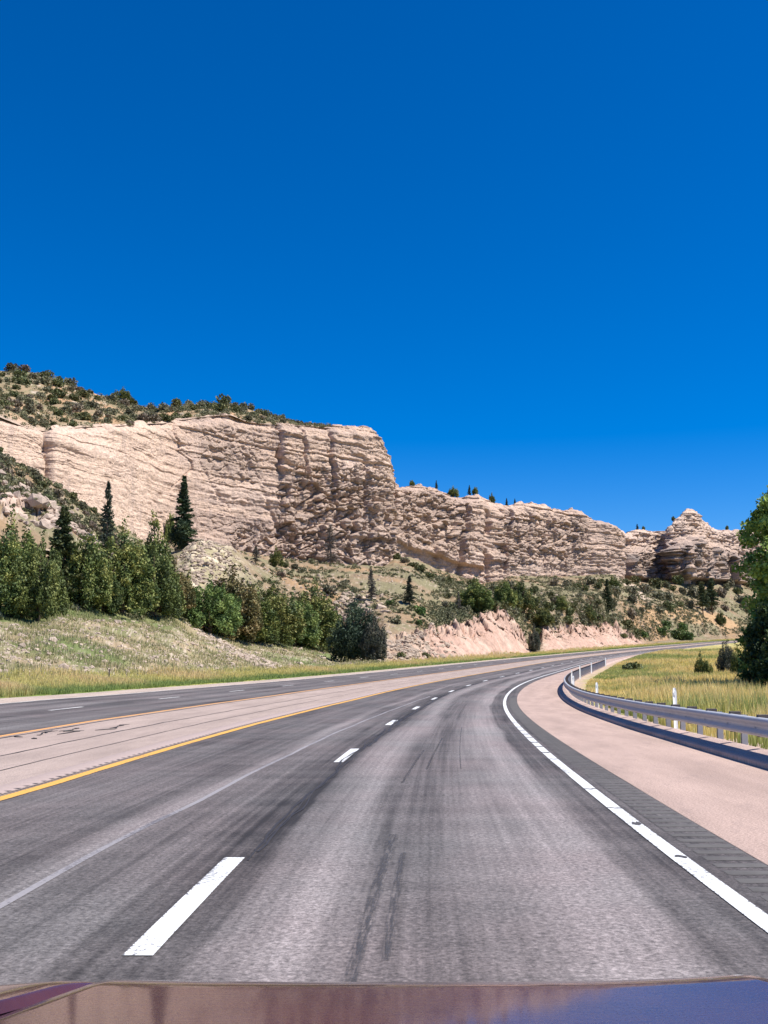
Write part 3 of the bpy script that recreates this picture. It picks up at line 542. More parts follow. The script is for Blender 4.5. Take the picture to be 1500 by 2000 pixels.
for bk, dz in ((15, -1.5), (60, -14)):
    y = t1[0] + bk; rows_.append(np.stack([y * At, y, t1[0] * t1[1] + HC + dz], -1))
TP = np.array(rows_); n1 = fbm(TP[..., 0] * .1, TP[..., 1] * .1, oct=5, seed=72); n2 = fbm(TP[..., 0] * .5, TP[..., 1] * .5, TP[..., 2] * .5, oct=4, seed=73)
col = mixc(np.broadcast_to(np.array([.30, .22, .13]), TP.shape), (.44, .27, .15), sstep(0, .6, n1)); col = mixc(col, (.17, .16, .08), sstep(.0, .6, n2 - n1 * .5)); col = mixc(col, (.50, .40, .31), sstep(.45, .7, n2) * .8); col = mixc(col, (.46, .34, .26), np.clip(sstep(560, 640, 750 + F * At)[None, :] + (1 - sstep(.02, .10, np.r_[np.linspace(0, 1, 60), 1, 1]))[:, None] * .8, 0, 1) * np.ones(TP.shape[:2]))
link('hilltop', grid('hilltop', TP, col=col), m_hill, None, 'structure')
def top_at(u, t):
    j = int(np.clip(np.searchsorted(At, (u - 750) / F), 0, len(At) - 1)); return TP[int(round(t * 59)), j].copy()
def rim(PP, uu_, nh_, u, bk=1): j = int(np.argmin(np.abs(uu_[:int(np.argmax(uu_)) + 1] - u))); return PP[nh_ - 1 + bk, j].copy()
#@@PLANTS@@
# ------------------------------------------------------------------ kerb and guardrail
m_kerb = chip_mat('kerb_asphalt', (.46, .34, .29))
sk_ = np.unique(np.r_[np.arange(-40, 80, .5), np.arange(80, 230, 1.0)])
strip('kerb', sk_, [3.06, 3.065, 3.08, 3.13, 3.22, 3.36, 3.52, 3.64, 3.76], m_kerb, .003, [0, .055, .085, .105, .125, .155, .18, .17, -.04])
DR = 3.49
m_galv = mat_plain('galvanised_steel', (.44, .44, .45), .5, .2, 3, .1, .05); m_galv2 = mat_plain('galvanised_post', (.40, .41, .42), .6, .2, 6, .2, .08); m_block = mat_plain('block_timber', (.13, .11, .10), .85, .3, 14)
gr_ = empty('guardrail', tuple(road(0, DR))); gp0 = road(0, DR)
tag(gr_, 'long galvanised steel crash barrier on many posts behind the kerb, bending right', 'guardrail')
prof = [(.03, .672), (.032, .692), (.028, .698), (-.045, .694), (-.068, .675), (-.083, .648), (-.083, .617), (-.03, .575), (-.012, .535), (-.03, .495), (-.083, .453), (-.083, .422), (-.035, .396), (-.018, .382), (0, .38)]
sr = np.unique(np.r_[np.arange(-20, 90, .635), np.arange(90, 154, 1.27)])
P = np.stack([road(sr, DR + d) + np.array([0, 0, z + .02]) for d, z in prof], 1) - gp0
ro = link('rail', grid('rail', P), m_galv, gr_); sd = ro.modifiers.new('thickness', 'SOLIDIFY'); sd.thickness = .006; sd.offset = 1
def frame_at(s, d):
    a, b, c = road(s, d), road(s + .3, d), road(s, d + .3); t = b - a; t[2] = 0; t /= np.linalg.norm(t); return a, np.array([t[1], -t[0], 0]), t
pm = MB(); Z3 = np.eye(3)                     # steel H post, its long axis across the rail
pm.box((0, -.048, -.15), (.055, .004, .85)); pm.box((0, .048, -.15), (.055, .004, .85)); pm.box((0, 0, -.15), (.003, .044, .85)); post_me = pm.mesh('post'); post_me.materials.append(m_galv2)
bm_ = MB(); bm_.box((0, 0, 0), (.095, .075, .19)); blk_me = bm_.mesh('blockout'); blk_me.materials.append(m_block)
bm2 = MB(); bm2.tube([(.02, 0, 0), (-.012, 0, 0)], [.017, .014], 6); bolt_me = bm2.mesh('bolt'); bolt_me.materials.append(m_galv2)
for k in range(98):
    s_ = -9.5 + k * 1.905
    if s_ > 153: break
    a, ax, t = frame_at(s_, DR + .27); o = bpy.data.objects.new('post', post_me); C.objects.link(o); o.parent = gr_; o.location = a - gp0; o.rotation_euler.z = math.atan2(ax[1], ax[0])
    b = bpy.data.objects.new('blockout', blk_me); C.objects.link(b); b.parent = o; b.location = (-.155, 0, .57)
    if s_ < 60:
        b = bpy.data.objects.new('bolt', bolt_me); C.objects.link(b); b.parent = o; b.location = (-.297, 0, .537)
m_dl = mat_plain('white_plastic', (.86, .86, .84), .5, .05, 6, 0, .02); m_rf = mat_plain('reflector_sheet', (.75, .76, .78), .25, .05, 20, .3, 0)
DLAB = {28.4: 'white flat marker post standing alone beside the near stretch of guardrail', 47: 'second white marker post along the guardrail, left of the tall grass', 66: 'white marker post just where the guardrail turns its bend, lower of the stacked pair', 84: 'white marker post seen directly above the one at the guardrail bend', 103: 'small distant white marker post, first one right of the stacked pair', 122: 'small distant white marker post, second one right of the stacked pair', 150: 'tiny farthest white marker post at the far end of the guardrail'}
for s_, lab in DLAB.items():
    a, ax, t = frame_at(s_, DR + .12 + .3); e = empty('marker_post', tuple(a + np.array([0, 0, -.12])), math.atan2(ax[1], ax[0]) + R(32)); tag(e, lab, 'marker post', 'white marker posts along the guardrail')
    g = MB(); V = []; w = .065
    for z in (0, .3, .6, .9, 1.15, 1.24, 1.27):
        ww = w if z < 1.2 else w * (.8 if z < 1.26 else .55)
        V.append([(x * ww, .018 - .02 * x * x + dy, z) for x in (-1, -.5, 0, .5, 1) for dy in (0,)] + [(x * ww, .010 - .02 * x * x, z) for x in (1, .5, 0, -.5, -1)])
    vv = [p for r in V for p in r]; nn = 10; ff = [(r * nn + j, r * nn + (j + 1) % nn, (r + 1) * nn + (j + 1) % nn, (r + 1) * nn + j) for r in range(6) for j in range(nn)] + [tuple(range(nn))[::-1], tuple(60 + j for j in range(nn))]
    g.add(vv, ff); g.build('blade', m_dl, e)
    if s_ < 90: g = MB(); g.box((0, -.0145, 1.13), (.038, .003, .05)); g.build('reflector', m_rf, e)

# ------------------------------------------------------------------ foliage helpers
def unit(v): return v / (np.linalg.norm(v, axis=-1, keepdims=True) + 1e-9)
def leaf_mesh(name, P, size, aspect, col, up=None, rg=rng, mat=None):
    """one diamond-shaped leaf or needle spray per point"""
    n = len(P); a = rg.normal(size=(n, 3));
    if up is not None: a = a * .6 + up
    a = unit(a); b = unit(np.cross(a, rg.normal(size=(n, 3)))); s = (size * rg.uniform(.6, 1.35, n))[:, None]
    V = np.stack([P - a * s * aspect, P + b * s, P + a * s * aspect, P - b * s], 1).reshape(-1, 3); i = np.arange(n * 4).reshape(n, 4)
    me = raw_mesh(name, V, i, np.full(n, 4), col=np.repeat(np.clip(col, .004, .9), 4, 0))
    if mat: me.materials.append(mat)
    return me
m_leaf = mat_leaf('foliage', .6, .22); m_need = mat_leaf('needles', .65, .12); m_grass = mat_leaf('grass_blades', .6, .35)
m_bark = mat_plain('bark', (.13, .09, .065), .95, .35, 6, 0, .6); m_dead = mat_plain('grey_dead_wood', (.20, .17, .155), .95, .25, 6, 0, .5)
def blobs_points(cs, rs, n, rg, shell=.35):
    vol = np.array([r[0] * r[1] + r[0] * r[2] for r in rs]); idx = rg.choice(len(cs), n, p=vol / vol.sum()); d = unit(rg.normal(size=(n, 3))); rad = 1 - shell * rg.random(n)**1.5 + rg.normal(size=n) * .05
    return np.array(cs)[idx] + d * np.array(rs)[idx] * rad[:, None], idx, d
def juniper(seed, h=7.0, w=4.2, n=9500, c1=(.13, .165, .042), c2=(.29, .28, .08), c3=(.06, .09, .03), slim=1.0, size=.052):
    rg = np.random.default_rng(seed); size = max(size, .052); cs, rs = [], []; k = int(15 * slim + 4)
    for j in range(k):
        a = rg.uniform(0, 2 * np.pi); rr = w * .5 * math.sqrt(rg.uniform(0, .72)); t = 1 - (rr / (w * .5))**2 * .55; zt = h * t * rg.uniform(.5, 1.0); pw = w * rg.uniform(.085, .17); z0 = h * rg.uniform(0, .35) * (zt / h)
        cs.append((rr * math.cos(a), rr * math.sin(a), (zt + z0) / 2)); rs.append((pw, pw, (zt - z0) / 2))
    for j in range(8):
        a = rg.uniform(0, 2 * np.pi); rr = w * .36 * rg.uniform(.6, 1.1); z = h * rg.uniform(.08, .5); cs.append((rr * math.cos(a), rr * math.sin(a), z)); pw = w * rg.uniform(.10, .17); rs.append((pw, pw, pw * 1.1))
    cs.append((0, 0, h * .5)); rs.append((w * .10, w * .10, h * .5))
    n = int(n * 2.1)
    for j in range(26):
        a = rg.uniform(0, 2 * np.pi); rr = w * .5 * rg.uniform(.35, .95); z = h * rg.uniform(.04, .85) * (1 - .6 * (rr / (w * .5))**2); pw = w * rg.uniform(.04, .09); cs.append((rr * math.cos(a), rr * math.sin(a), z)); rs.append((pw, pw, pw * rg.uniform(1.2, 3)))
    P, idx, d = blobs_points(cs, rs, n, rg, .45); P = P[P[:, 2] > .02]; n = len(P); P += fbm(P[:, :1] * 1.5, P[:, 1:2] * 1.5, P[:, 2:] * 1.5, oct=2, seed=seed) * .18
    nz = fbm(P[:, 0] * 1.3, P[:, 1] * 1.3, P[:, 2] * 1.3, oct=3, seed=seed) + rg.normal(size=n) * .25
    c = mixc(np.broadcast_to(np.array(c1), (n, 3)), c2, sstep(.0, .8, nz)); c = mixc(c, c3, sstep(.1, .8, -nz))
    crown = leaf_mesh('crown', P, size, 2.0, c, up=np.array([0, 0, .35]), rg=rg, mat=m_need)
    t = MB(); t.tube([(0, 0, -.4), (.04, .02, h * .3), (0, .05, h * .6), (0, 0, h * .86)], [w * .045, w * .035, w * .02, .015], 7)
    for j in range(6):
        a = rg.uniform(0, 6.28); z = h * rg.uniform(.08, .5); t.tube([(0, 0, z), (math.cos(a) * w * .2, math.sin(a) * w * .2, z + h * .12), (math.cos(a) * w * .34, math.sin(a) * w * .34, z + h * .25)], [w * .018, w * .01, .008], 5)
    tm = t.mesh('trunk', True); tm.materials.append(m_bark); return crown, tm, h, w
def conifer(seed, h=9.0, w=3.6, c1=(.05, .075, .034), c2=(.12, .135, .05), dens=1.0, bare=.12, droop=.12, dead=False, skirt=False, power=.85, size=.07):
    rg = np.random.default_rng(seed); pts, tp = [], []; t = MB(); t.tube([(0, 0, -.5), (.03 * w, 0, h * .35), (-.02 * w, .02 * w, h * .7), (0, 0, h)], [h * .018, h * .014, h * .008, .01], 7)
    z = h * bare
    while z < h * .985:
        f = (z / h - bare) / (1 - bare)
        L0 = w * .5 * ((1 - f)**power) * (1.0 if f > .12 else .75 + f * 2)
        for j in range(rg.integers(4, 7)):
            a = rg.uniform(0, 2 * np.pi); L = L0 * rg.uniform(.45, 1.12) + .08; up = rg.uniform(-.05, .25) + .35 * f; zz = z + rg.uniform(-.1, .1)
            q = np.linspace(0, 1, 5); br = np.stack([np.cos(a) * L * q, np.sin(a) * L * q, zz + L * (up * q - droop * 2.2 * q * q * (1 - f))], -1)
            if L > w * .12: t.tube(list(br), [.016 + .008 * L * (1 - x) for x in q], 4)
            m = int((14 + 42 * L) * dens); x = rg.uniform(.15, 1.02, m); c = np.stack([np.interp(x, q, br[:, k]) for k in range(3)], -1); sp = .07 + .16 * L * (1 - x * .55)
            side = np.array([-math.sin(a), math.cos(a), 0]); c += side * (rg.normal(size=m) * sp)[:, None] + np.array([0, 0, 1]) * (rg.normal(size=m) * .07 + .02)[:, None]
            pts.append(c); tp.append(np.tile([math.cos(a), math.sin(a), .3], (m, 1)))
        z += h * rg.uniform(.022, .036)
    if skirt:
        cs = [(rg.uniform(-.5, .5) * w * .5, rg.uniform(-.5, .5) * w * .5, h * rg.uniform(.08, .30)) for _ in range(9)]; rs = [(w * .22, w * .22, h * .14)] * 9
        Q, _, _ = blobs_points(cs, rs, 3800, rg, .4); pts.append(Q); tp.append(np.tile([0, 0, .5], (len(Q), 1)))
    P = np.concatenate(pts); up = np.concatenate(tp); n = len(P); nz = fbm(P[:, 0] * 1.1, P[:, 1] * 1.1, P[:, 2] * 1.1, oct=3, seed=seed) + rg.normal(size=n) * .3
    c = mixc(np.broadcast_to(np.array(c1), (n, 3)), c2, sstep(-.1, .9, nz)); crown = leaf_mesh('crown', P, size, 2.3, c, up=up, rg=rg, mat=m_need)
    tm = t.mesh('trunk', True); tm.materials.append(m_dead if dead else m_bark); return crown, tm, h, w
def shrub(seed, c1, c2, n=420, r=1.0, h=1.1, size=.085):
    rg = np.random.default_rng(seed); cs, rs = [], []
    for j in range(6):
        a = rg.uniform(0, 6.28); q = rg.uniform(0, .55) * r; k = rg.uniform(.35, .6) * r; cs.append((q * math.cos(a), q * math.sin(a), h * rg.uniform(.3, .62))); rs.append((k, k, k * h / r * rg.uniform(.6, .95)))
    P, _, _ = blobs_points(cs, rs, n, rg, .4); P = P[P[:, 2] > -.1]; n = len(P); nz = fbm(P[:, 0] * 2, P[:, 1] * 2, P[:, 2] * 2, oct=2, seed=seed) + rg.normal(size=n) * .35
    c = mixc(np.broadcast_to(np.array(c1), (n, 3)), c2, sstep(-.3, .9, nz)); return leaf_mesh('shrub', P, size, 1.7, c, up=np.array([0, 0, .4]), rg=rg, mat=m_need)

JUN = [juniper(1), juniper(2, 6.5, 4.6), juniper(3, 7.5, 3.8), juniper(4, 5.0, 3.6, 6000), juniper(5, 6, 4.4, c1=(.09, .14, .04)), juniper(6, 6, 3, 5500, slim=.6)]
JRU = [juniper(9, 6, 4, c1=(.17, .145, .055), c2=(.30, .22, .10), c3=(.08, .085, .035)), juniper(10, 5.5, 5.2, c1=(.12, .17, .045), c2=(.24, .28, .08))]
JDK = [juniper(7, 6, 4.6, 9000, (.045, .078, .042), (.105, .14, .075), (.028, .05, .03)), juniper(8, 6, 4, 8000, (.085, .095, .065), (.18, .17, .125), (.05, .065, .045))]
CON = [conifer(11, 9, 3.6), conifer(12, 8.5, 4.0, c1=(.06, .085, .032), c2=(.15, .16, .055), dens=1.3), conifer(13, 10, 3.4, c1=(.028, .048, .022), c2=(.075, .095, .035), dens=1.5, skirt=True, power=1.0), conifer(14, 9, 2.6, c1=(.03, .045, .03), c2=(.07, .08, .05), dens=.6, droop=.05), conifer(15, 9, 4.6, dens=1.3, power=.6, bare=.3)]
DEAD = [conifer(16, 8, 3.6, c1=(.10, .09, .075), c2=(.17, .15, .12), dens=.16, dead=True, bare=.15), conifer(17, 7, 3.0, c1=(.09, .085, .07), c2=(.15, .13, .10), dens=.3, dead=True, bare=.2)]
def tree(name, proto, P, hgt, wid, label, cat='tree', group=None, rz=None):
    crown, trunk, h, w = proto; e = empty(name, tuple(P), random.uniform(0, 6.28) if rz is None else rz); sx = wid / w; sz = hgt / h; e.scale = (sx, sx, sz); tag(e, label, cat, group)
    for nm, me in (('trunk', trunk), ('crown', crown)):
        o = bpy.data.objects.new(nm, me); C.objects.link(o); o.parent = e
    return e
def px_tree(name, proto, u, vb, vt, wpx, label, cat='tree', group=None, back=0.0, P=None, sink=.15, over=1.08):
    if P is None: P = hill_hit(u, vb)
    P = P + np.array([P[0], P[1], 0]) / math.hypot(P[0], P[1]) * back; uu, vv, dd = project(P); hgt = max(.6, (vb - vt) / F * dd * over); P = P - np.array([0, 0, sink])
    return tree(name, proto, P, hgt + sink, max(.5, wpx / F * dd), label, cat, group)
G1 = 'junipers and pines above the grassy bank'
T = [
 ('juniper_tree', JUN[0], 12, 1207, 1008, 96, 'broad olive juniper cut by the left edge of the view, above the grassy bank'),
 ('juniper_tree', JRU[1], 72, 1212, 1050, 92, 'round bushy olive juniper standing lowest on the bank at far left'),
 ('juniper_tree', JUN[2], 45, 1190, 1030, 70, 'olive juniper half hidden behind the round bushy juniper at far left'),
 ('pine_tree', CON[1], 118, 1186, 1008, 104, 'dark open-branched pine between the far left junipers and the cliff gap'),
 ('juniper_tree', JUN[3], 163, 1194, 1038, 74, 'yellow-green juniper just right of the dark open-branched pine'),
 ('juniper_tree', JUN[4], 196, 1196, 1085, 60, 'low bright green juniper in the gap before the tall pointed junipers'),
 ('pine_tree', CON[3], 206, 1085, 948, 36, 'thin grey-green pine rising from the spur against the pale cliff'),
 ('juniper_tree', JUN[0], 236, 1200, 1025, 92, 'large juniper below the thin grey-green pine, middle of the left grove'),
 ('juniper_tree', JUN[5], 297, 1170, 1006, 62, 'tall pointed juniper with narrow top left of the dark columnar pine'),
 ('juniper_tree', JRU[1], 296, 1206, 1070, 90, 'wide juniper at the foot of the tall pointed one'),
 ('juniper_tree', JUN[5], 262, 1190, 1060, 48, 'slim juniper wedged between the two biggest junipers of the grove'),
 ('juniper_tree', JRU[0], 338, 1204, 1096, 62, 'juniper with brownish tips, right end of the left grove'),
 ('pine_tree', CON[2], 355, 1070, 938, 58, 'tall almost black columnar pine standing beside the rubble mound'),
 ('juniper_tree', JUN[3], 331, 1062, 1000, 24, 'small juniper hugging the left side of the black columnar pine'),
 ('juniper_tree', JUN[5], 366, 1212, 1120, 44, 'small yellowish juniper just below the rubble mound'),
 ('juniper_tree', JRU[1], 408, 1240, 1132, 84, 'dark green juniper starting the second grove, below the rubble mound'),
 ('juniper_tree', JRU[0], 452, 1250, 1112, 92, 'biggest juniper of the second grove with rusty tops'),
 ('juniper_tree', JUN[2], 492, 1256, 1146, 70, 'juniper tight against the right side of the biggest one in the second grove'),
 ('juniper_tree', JUN[1], 532, 1256, 1134, 84, 'middle juniper of the second grove above the bare bank'),
 ('juniper_tree', JRU[1], 572, 1262, 1166, 84, 'olive juniper near the right end of the second grove'),
 ('juniper_tree', JUN[0], 612, 1268, 1136, 72, 'last olive juniper before the dark bluish spruce-like trees'),
 ('juniper_tree', JUN[4], 641, 1272, 1176, 44, 'small juniper tucked left of the dark blue-green tree by the road'),
 ('juniper_tree', JDK[0], 690, 1292, 1166, 100, 'dark blue-green bushy tree nearest the oncoming road'),
 ('juniper_tree', JDK[1], 730, 1290, 1198, 56, 'greyish half-bare juniper at the right side of the dark blue-green tree'),
 ('juniper_tree', JUN[5], 537, 1108, 1068, 30, 'small lone juniper right at the foot of the big cliff'),
 ('dead_tree', DEAD[0], 644, 1106, 1030, 46, 'grey leafless tree against the foot of the big cliff'),
 ('dead_tree', DEAD[1], 498, 1102, 1070, 26, 'small grey leafless tree left of the lone juniper under the big cliff'),
 ('dead_tree', DEAD[1], 724, 1176, 1116, 28, 'thin grey snag on the open slope above the dark blue-green tree'),
 ('pine_tree', CON[3], 798, 1180, 1128, 26, 'sparse young pine alone on the brown slope under the cliff corner'),
 ('dead_tree', DEAD[0], 894, 1196, 1160, 20, 'tiny grey snag left of the olive juniper above the pink road cut'),
 ('juniper_tree', JUN[2], 928, 1198, 1128, 76, 'spreading olive juniper on the slope above the first pink road cut'),
 ('juniper_tree', JUN[3], 984, 1190, 1136, 50, 'juniper on the slope right of the spreading olive one'),
 ('juniper_tree', JUN[4], 1018, 1196, 1130, 64, 'rounded green juniper above the gap between the pink road cuts'),
 ('juniper_tree', JUN[1], 1092, 1192, 1160, 40, 'bright green low juniper above the second pink road cut'),
 ('pine_tree', CON[0], 1186, 1202, 1136, 30, 'dark pine standing above the right end of the second pink road cut'),
 ('juniper_tree', JUN[5], 1196, 1152, 1126, 34, 'juniper under the end of the back cliff'),
 ('pine_tree', CON[4], 1372, 1200, 1146, 34, 'left one of two dark pines on the orange ground below the spire'),
 ('pine_tree', CON[4], 1391, 1202, 1136, 30, 'right one of two dark pines on the orange ground below the spire'),
 ('juniper_tree', JUN[4], 1408, 1220, 1192, 20, 'small dark juniper on the bare slope beside the big leafy tree'),
 ('juniper_tree', JUN[4], 1148, 1212, 1180, 34, 'dark low juniper right above the middle of the second pink road cut'),
 ('juniper_tree', JUN[3], 1060, 1222, 1186, 44, 'dark juniper at the left top of the second pink road cut'),
 ('juniper_tree', JDK[1], 1043, 1272, 1222, 26, 'dark bush-like juniper in the notch between the two pink road cuts'),
]
for nm, pr, u, vb, vt, w, lab in T: px_tree(nm, pr, u, vb, vt, w * (1.38 if u < 660 and vb > 1150 and pr in JUN + JRU else 1.0), lab, 'tree', G1 if u < 740 and vb > 1150 else None)
# trees on the rims, seen against the sky
for u, vt, hpx, w, pr, src, lab in ((824, 940, 12, 12, JUN[3], 'B', 'tiny round juniper on the back cliff rim nearest the big cliff'), (866, 944, 18, 8, CON[0], 'B', 'tiny pointed pine on the back cliff rim'), (901, 947, 24, 24, JUN[0], 'B', 'round dark juniper, the biggest on the back cliff rim'), (928, 948, 20, 10, CON[0], 'B', 'pointed small pine just right of the round rim juniper'), (938, 954, 16, 14, JUN[3], 'B', 'low juniper beside the pointed pine on the back cliff rim'), (972, 972, 22, 14, JUN[5], 'B', 'dark juniper on the step in the back cliff rim'), (998, 978, 16, 8, CON[0], 'B', 'small pine on the rim right of the step'), (1012, 972, 10, 6, CON[0], 'B', 'tiniest pine on the middle of the back cliff rim'),
        (1252, 1024, 12, 8, CON[3], 'S', 'little pine on the low knob left of the spire'), (1264, 1026, 8, 7, JUN[3], 'S', 'little bush-like juniper on the low knob left of the spire'), (1316, 1020, 10, 9, JUN[3], 'S', 'small juniper on the left shoulder of the spire'), (1426, 1026, 10, 7, JUN[3], 'S', 'small juniper on the flat rim right of the spire')):
    PP, uu_, nh_ = (PB, uB, nhB) if src == 'B' else (PS, uS, nhS); P = rim(PP, uu_, nh_, u, 2); dd = project(P)[2]
    px_tree('pine_tree' if pr in (CON[0], CON[3]) else 'juniper_tree', pr, u, vt + hpx, vt, w, lab, 'tree', None, P=P, sink=.3, over=1.0)
P = top_at(226, .97); px_tree('juniper_tree', JUN[0], 226, 784, 752, 42, 'tallest dark juniper breaking the skyline of the bushy hilltop', P=P)

# ------------------------------------------------------------------ shrubs, one object each
SH = {'grey': [shrub(20 + k, (.13, .13, .07), (.26, .235, .15)) for k in range(3)], 'green': [shrub(30 + k, (.085, .10, .036), (.18, .175, .065)) for k in range(3)], 'brown': [shrub(40 + k, (.15, .12, .08), (.27, .21, .15)) for k in range(2)], 'vivid': [shrub(50, (.08, .13, .035), (.17, .22, .06))]}
SLAB = {'grey': 'grey-green', 'green': 'dark green', 'brown': 'brownish', 'vivid': 'bright green'}
def put_shrub(kind, P, wpx, where, group, asp=1.0, wlim=(22, 31)):
    me = random.choice(SH[kind]); dd = project(P)[2]; r = wpx / F * dd / 2
    o = bpy.data.objects.new('shrub', me); C.objects.link(o); o.location = tuple(P - np.array([0, 0, .12 * r])); o.rotation_euler.z = random.uniform(0, 6.28); q = random.uniform(.85, 1.1); o.scale = (r, r, r * asp * q); tag(o, (('small ' if wpx < wlim[0] else 'large ' if wpx > wlim[1] else '') + SLAB[kind] + ' shrub ' + where), 'shrub', group); return o
ra = random.Random(12); cnt = 0
def pick(ws): return ra.choices(list(ws), list(ws.values()))[0]
placed = []
for k in range(2000):                        # hilltop
    u, t = ra.uniform(-60, 610), ra.random()**.9
    if t < .04 and ra.random() < .5: continue
    P = top_at(u, min(t, 1)); w = ra.uniform(18, 40) * (1 - .35 * sstep(350, 600, np.float64(u)))
    pu, pv, pd = project(P)
    if any((pu - a)**2 + ((pv - b) * 1.6)**2 < (.27 * (w + c))**2 for a, b, c in placed): continue
    if 40 < u < 70 and 755 < pv < 775: continue
    placed.append((pu, pv, w)); put_shrub(pick({'grey': 5, 'green': 5, 'brown': 2}), P, w, ('on the hilltop skyline' if t > .8 else 'just above the cliff rim' if t < .25 else 'halfway up the bushy hilltop') + (', far left' if u < 130 else ', left of the big cliff middle' if u < 300 else ', over the big cliff middle' if u < 450 else ', right of the big cliff middle'), 'shrubs on the hilltop'); cnt += 1
    if cnt >= 124: break
placed = []; cnt = 0
for k in range(1500):                        # crest of the spur, in front of the big cliff
    u = ra.uniform(-20, 262); t = 4.0 + ra.uniform(-.30, .04) - .10 * ra.random(); P = hill_at(u, t); pu, pv, pd = project(P); w = ra.uniform(18, 36)
    if any((pu - a)**2 + ((pv - b) * 1.4)**2 < (.33 * (w + c))**2 for a, b, c in placed): continue
    if pv > 1150: continue
    placed.append((pu, pv, w)); put_shrub(pick({'grey': 6, 'green': 2, 'brown': 3}), P, w, ('on the left spur crest' if t > 3.9 else 'below the left spur crest') + (', at the edge of the view' if u < 60 else ', at its lower end' if u > 170 else ', midway down'), 'shrubs on the spur', 1.15); cnt += 1
    if cnt >= 52: break
S2 = [(775, 1092, 24, 'green'), (790, 1100, 26, 'grey'), (806, 1108, 26, 'green'), (822, 1118, 26, 'green'), (838, 1130, 28, 'green'), (854, 1136, 26, 'grey'), (870, 1140, 26, 'grey'), (556, 1108, 22, 'green'), (575, 1112, 26, 'grey'), (592, 1118, 24, 'grey'), (548, 1128, 22, 'brown'), (640, 1160, 36, 'grey'), (672, 1150, 34, 'grey'), (690, 1158, 30, 'grey'), (700, 1172, 24, 'brown'), (760, 1182, 22, 'vivid'), (820, 1200, 36, 'vivid'), (818, 1222, 22, 'vivid'), (770, 1218, 34, 'grey'), (780, 1286, 26, 'green'), (832, 1284, 24, 'green'), (745, 1245, 30, 'grey'), (880, 1210, 30, 'grey'), (902, 1198, 26, 'grey'), (960, 1190, 40, 'green'), (1000, 1202, 36, 'grey'), (1030, 1210, 34, 'green'), (1045, 1240, 28, 'green'), (1038, 1262, 24, 'green'), (1080, 1220, 34, 'grey'), (1110, 1218, 36, 'green'), (1135, 1216, 34, 'grey'), (1165, 1212, 34, 'green'), (1195, 1214, 34, 'grey'), (1222, 1226, 34, 'green'), (1240, 1240, 30, 'green'), (1256, 1244, 26, 'vivid'), (1215, 1246, 20, 'green'), (655, 1098, 20, 'brown'), (606, 1100, 18, 'grey')]
for u, vb, w, kd in S2: put_shrub(kd, hill_hit(u, vb), w, ('at the foot of the big cliff' if vb < 1130 and u < 700 else 'in the diagonal row under the cliff corner' if vb < 1145 and u < 875 else 'on the slope over the second grove' if u < 705 else 'on the open slope by the first pink road cut' if u < 920 else 'above the first pink road cut' if u < 1015 else 'around the gap between the pink road cuts' if u < 1070 else 'along the top of the second pink road cut' if u < 1212 else 'at the right end of the second pink road cut'), 'shrubs on the slope', 1.0, (25, 34))
for k, (u, vb, w) in enumerate([(1292, 1240, 36), (1318, 1247, 40), (1342, 1250, 36), (1300, 1226, 30), (1330, 1232, 30)]): put_shrub('vivid', hill_hit(u, vb), w, 'in the green thicket beside the far road bend', 'thicket by the far road bend')
placed = []; cnt = 0
for k in range(3000):                        # brush below the back cliff and the spire
    u = ra.uniform(860, 1460); v = ra.uniform(1136, 1212) if u > 1000 else ra.uniform(1140, 1200)
    if u > 1270 and v > 1196: continue
    P = hill_hit(u, v); w = ra.uniform(16, 34)
    if any((u - a)**2 + ((v - b) * 1.5)**2 < (.34 * (w + c))**2 for a, b, c in placed): continue
    placed.append((u, v, w)); put_shrub(pick({'grey': 6, 'green': 5, 'brown': 1}), P, w, ('at the foot of the back cliff' if v < 1160 else 'midway below the back cliff' if v < 1186 else 'low under the back cliff') + (', over the first road cut' if u < 1030 else ', over the second road cut' if u < 1240 else ', below the spire'), 'brush below the back cliff', 1.2); cnt += 1
    if cnt >= 82: break
# smaller scrub too many to count
def merge_leaf(name, centres, radii, per, c1, c2, size, mat, label, cat='scrub', seed=5):
    rg = np.random.default_rng(seed); n = len(centres); P = np.repeat(np.array(centres), per, 0); rr = np.repeat(np.array(radii), per); d = unit(rg.normal(size=P.shape)); d[:, 2] = np.abs(d[:, 2]); P = P + d * (rr * rg.uniform(.5, 1, len(P)))[:, None]
    nz = np.repeat(rg.normal(size=n), per) * .5 + rg.normal(size=len(P)) * .4; c = mixc(np.broadcast_to(np.array(c1), P.shape), c2, sstep(-.6, 1, nz)); me = leaf_mesh(name, P, size, 1.6, c, up=np.array([0, 0, .5]), rg=rg, mat=mat)
    o = bpy.data.objects.new(name, me); C.objects.link(o); return tag(o, label, cat, kind='stuff')
cs, rs = [], []
for k in range(6500):
    u = ra.uniform(200, 1480) if k % 3 else ra.uniform(820, 1470); sg1 = ra.uniform(3.02, 4.95); P = hill_at(u, sg1)
    if float(fbm(P[0] * .06, P[1] * .06, oct=3, seed=77)) + ra.gauss(0, .25) < (-.02 if u < 850 else -.25): continue
    if 330 < u < 460 and sg1 > 3.4: continue
    cs.append(P); rs.append(ra.uniform(.3, .8) * (1 + (ra.random() > .8)) * (1 + .3 * (u > 850)))
for k in range(950):
    u = ra.uniform(-40, 640); P = top_at(u, ra.random()); cs.append(P); rs.append(ra.uniform(.4, 1.5))
for k in range(700):
    u = ra.uniform(-20, 250); P = hill_at(u, ra.uniform(3.5, 4.05)); cs.append(P); rs.append(ra.uniform(.3, .7))
for k in range(200):
    u = ra.uniform(870, 1250); P = hill_at(u, ra.uniform(2.95, 3.4)); cs.append(P); rs.append(ra.uniform(.5, 1.0))
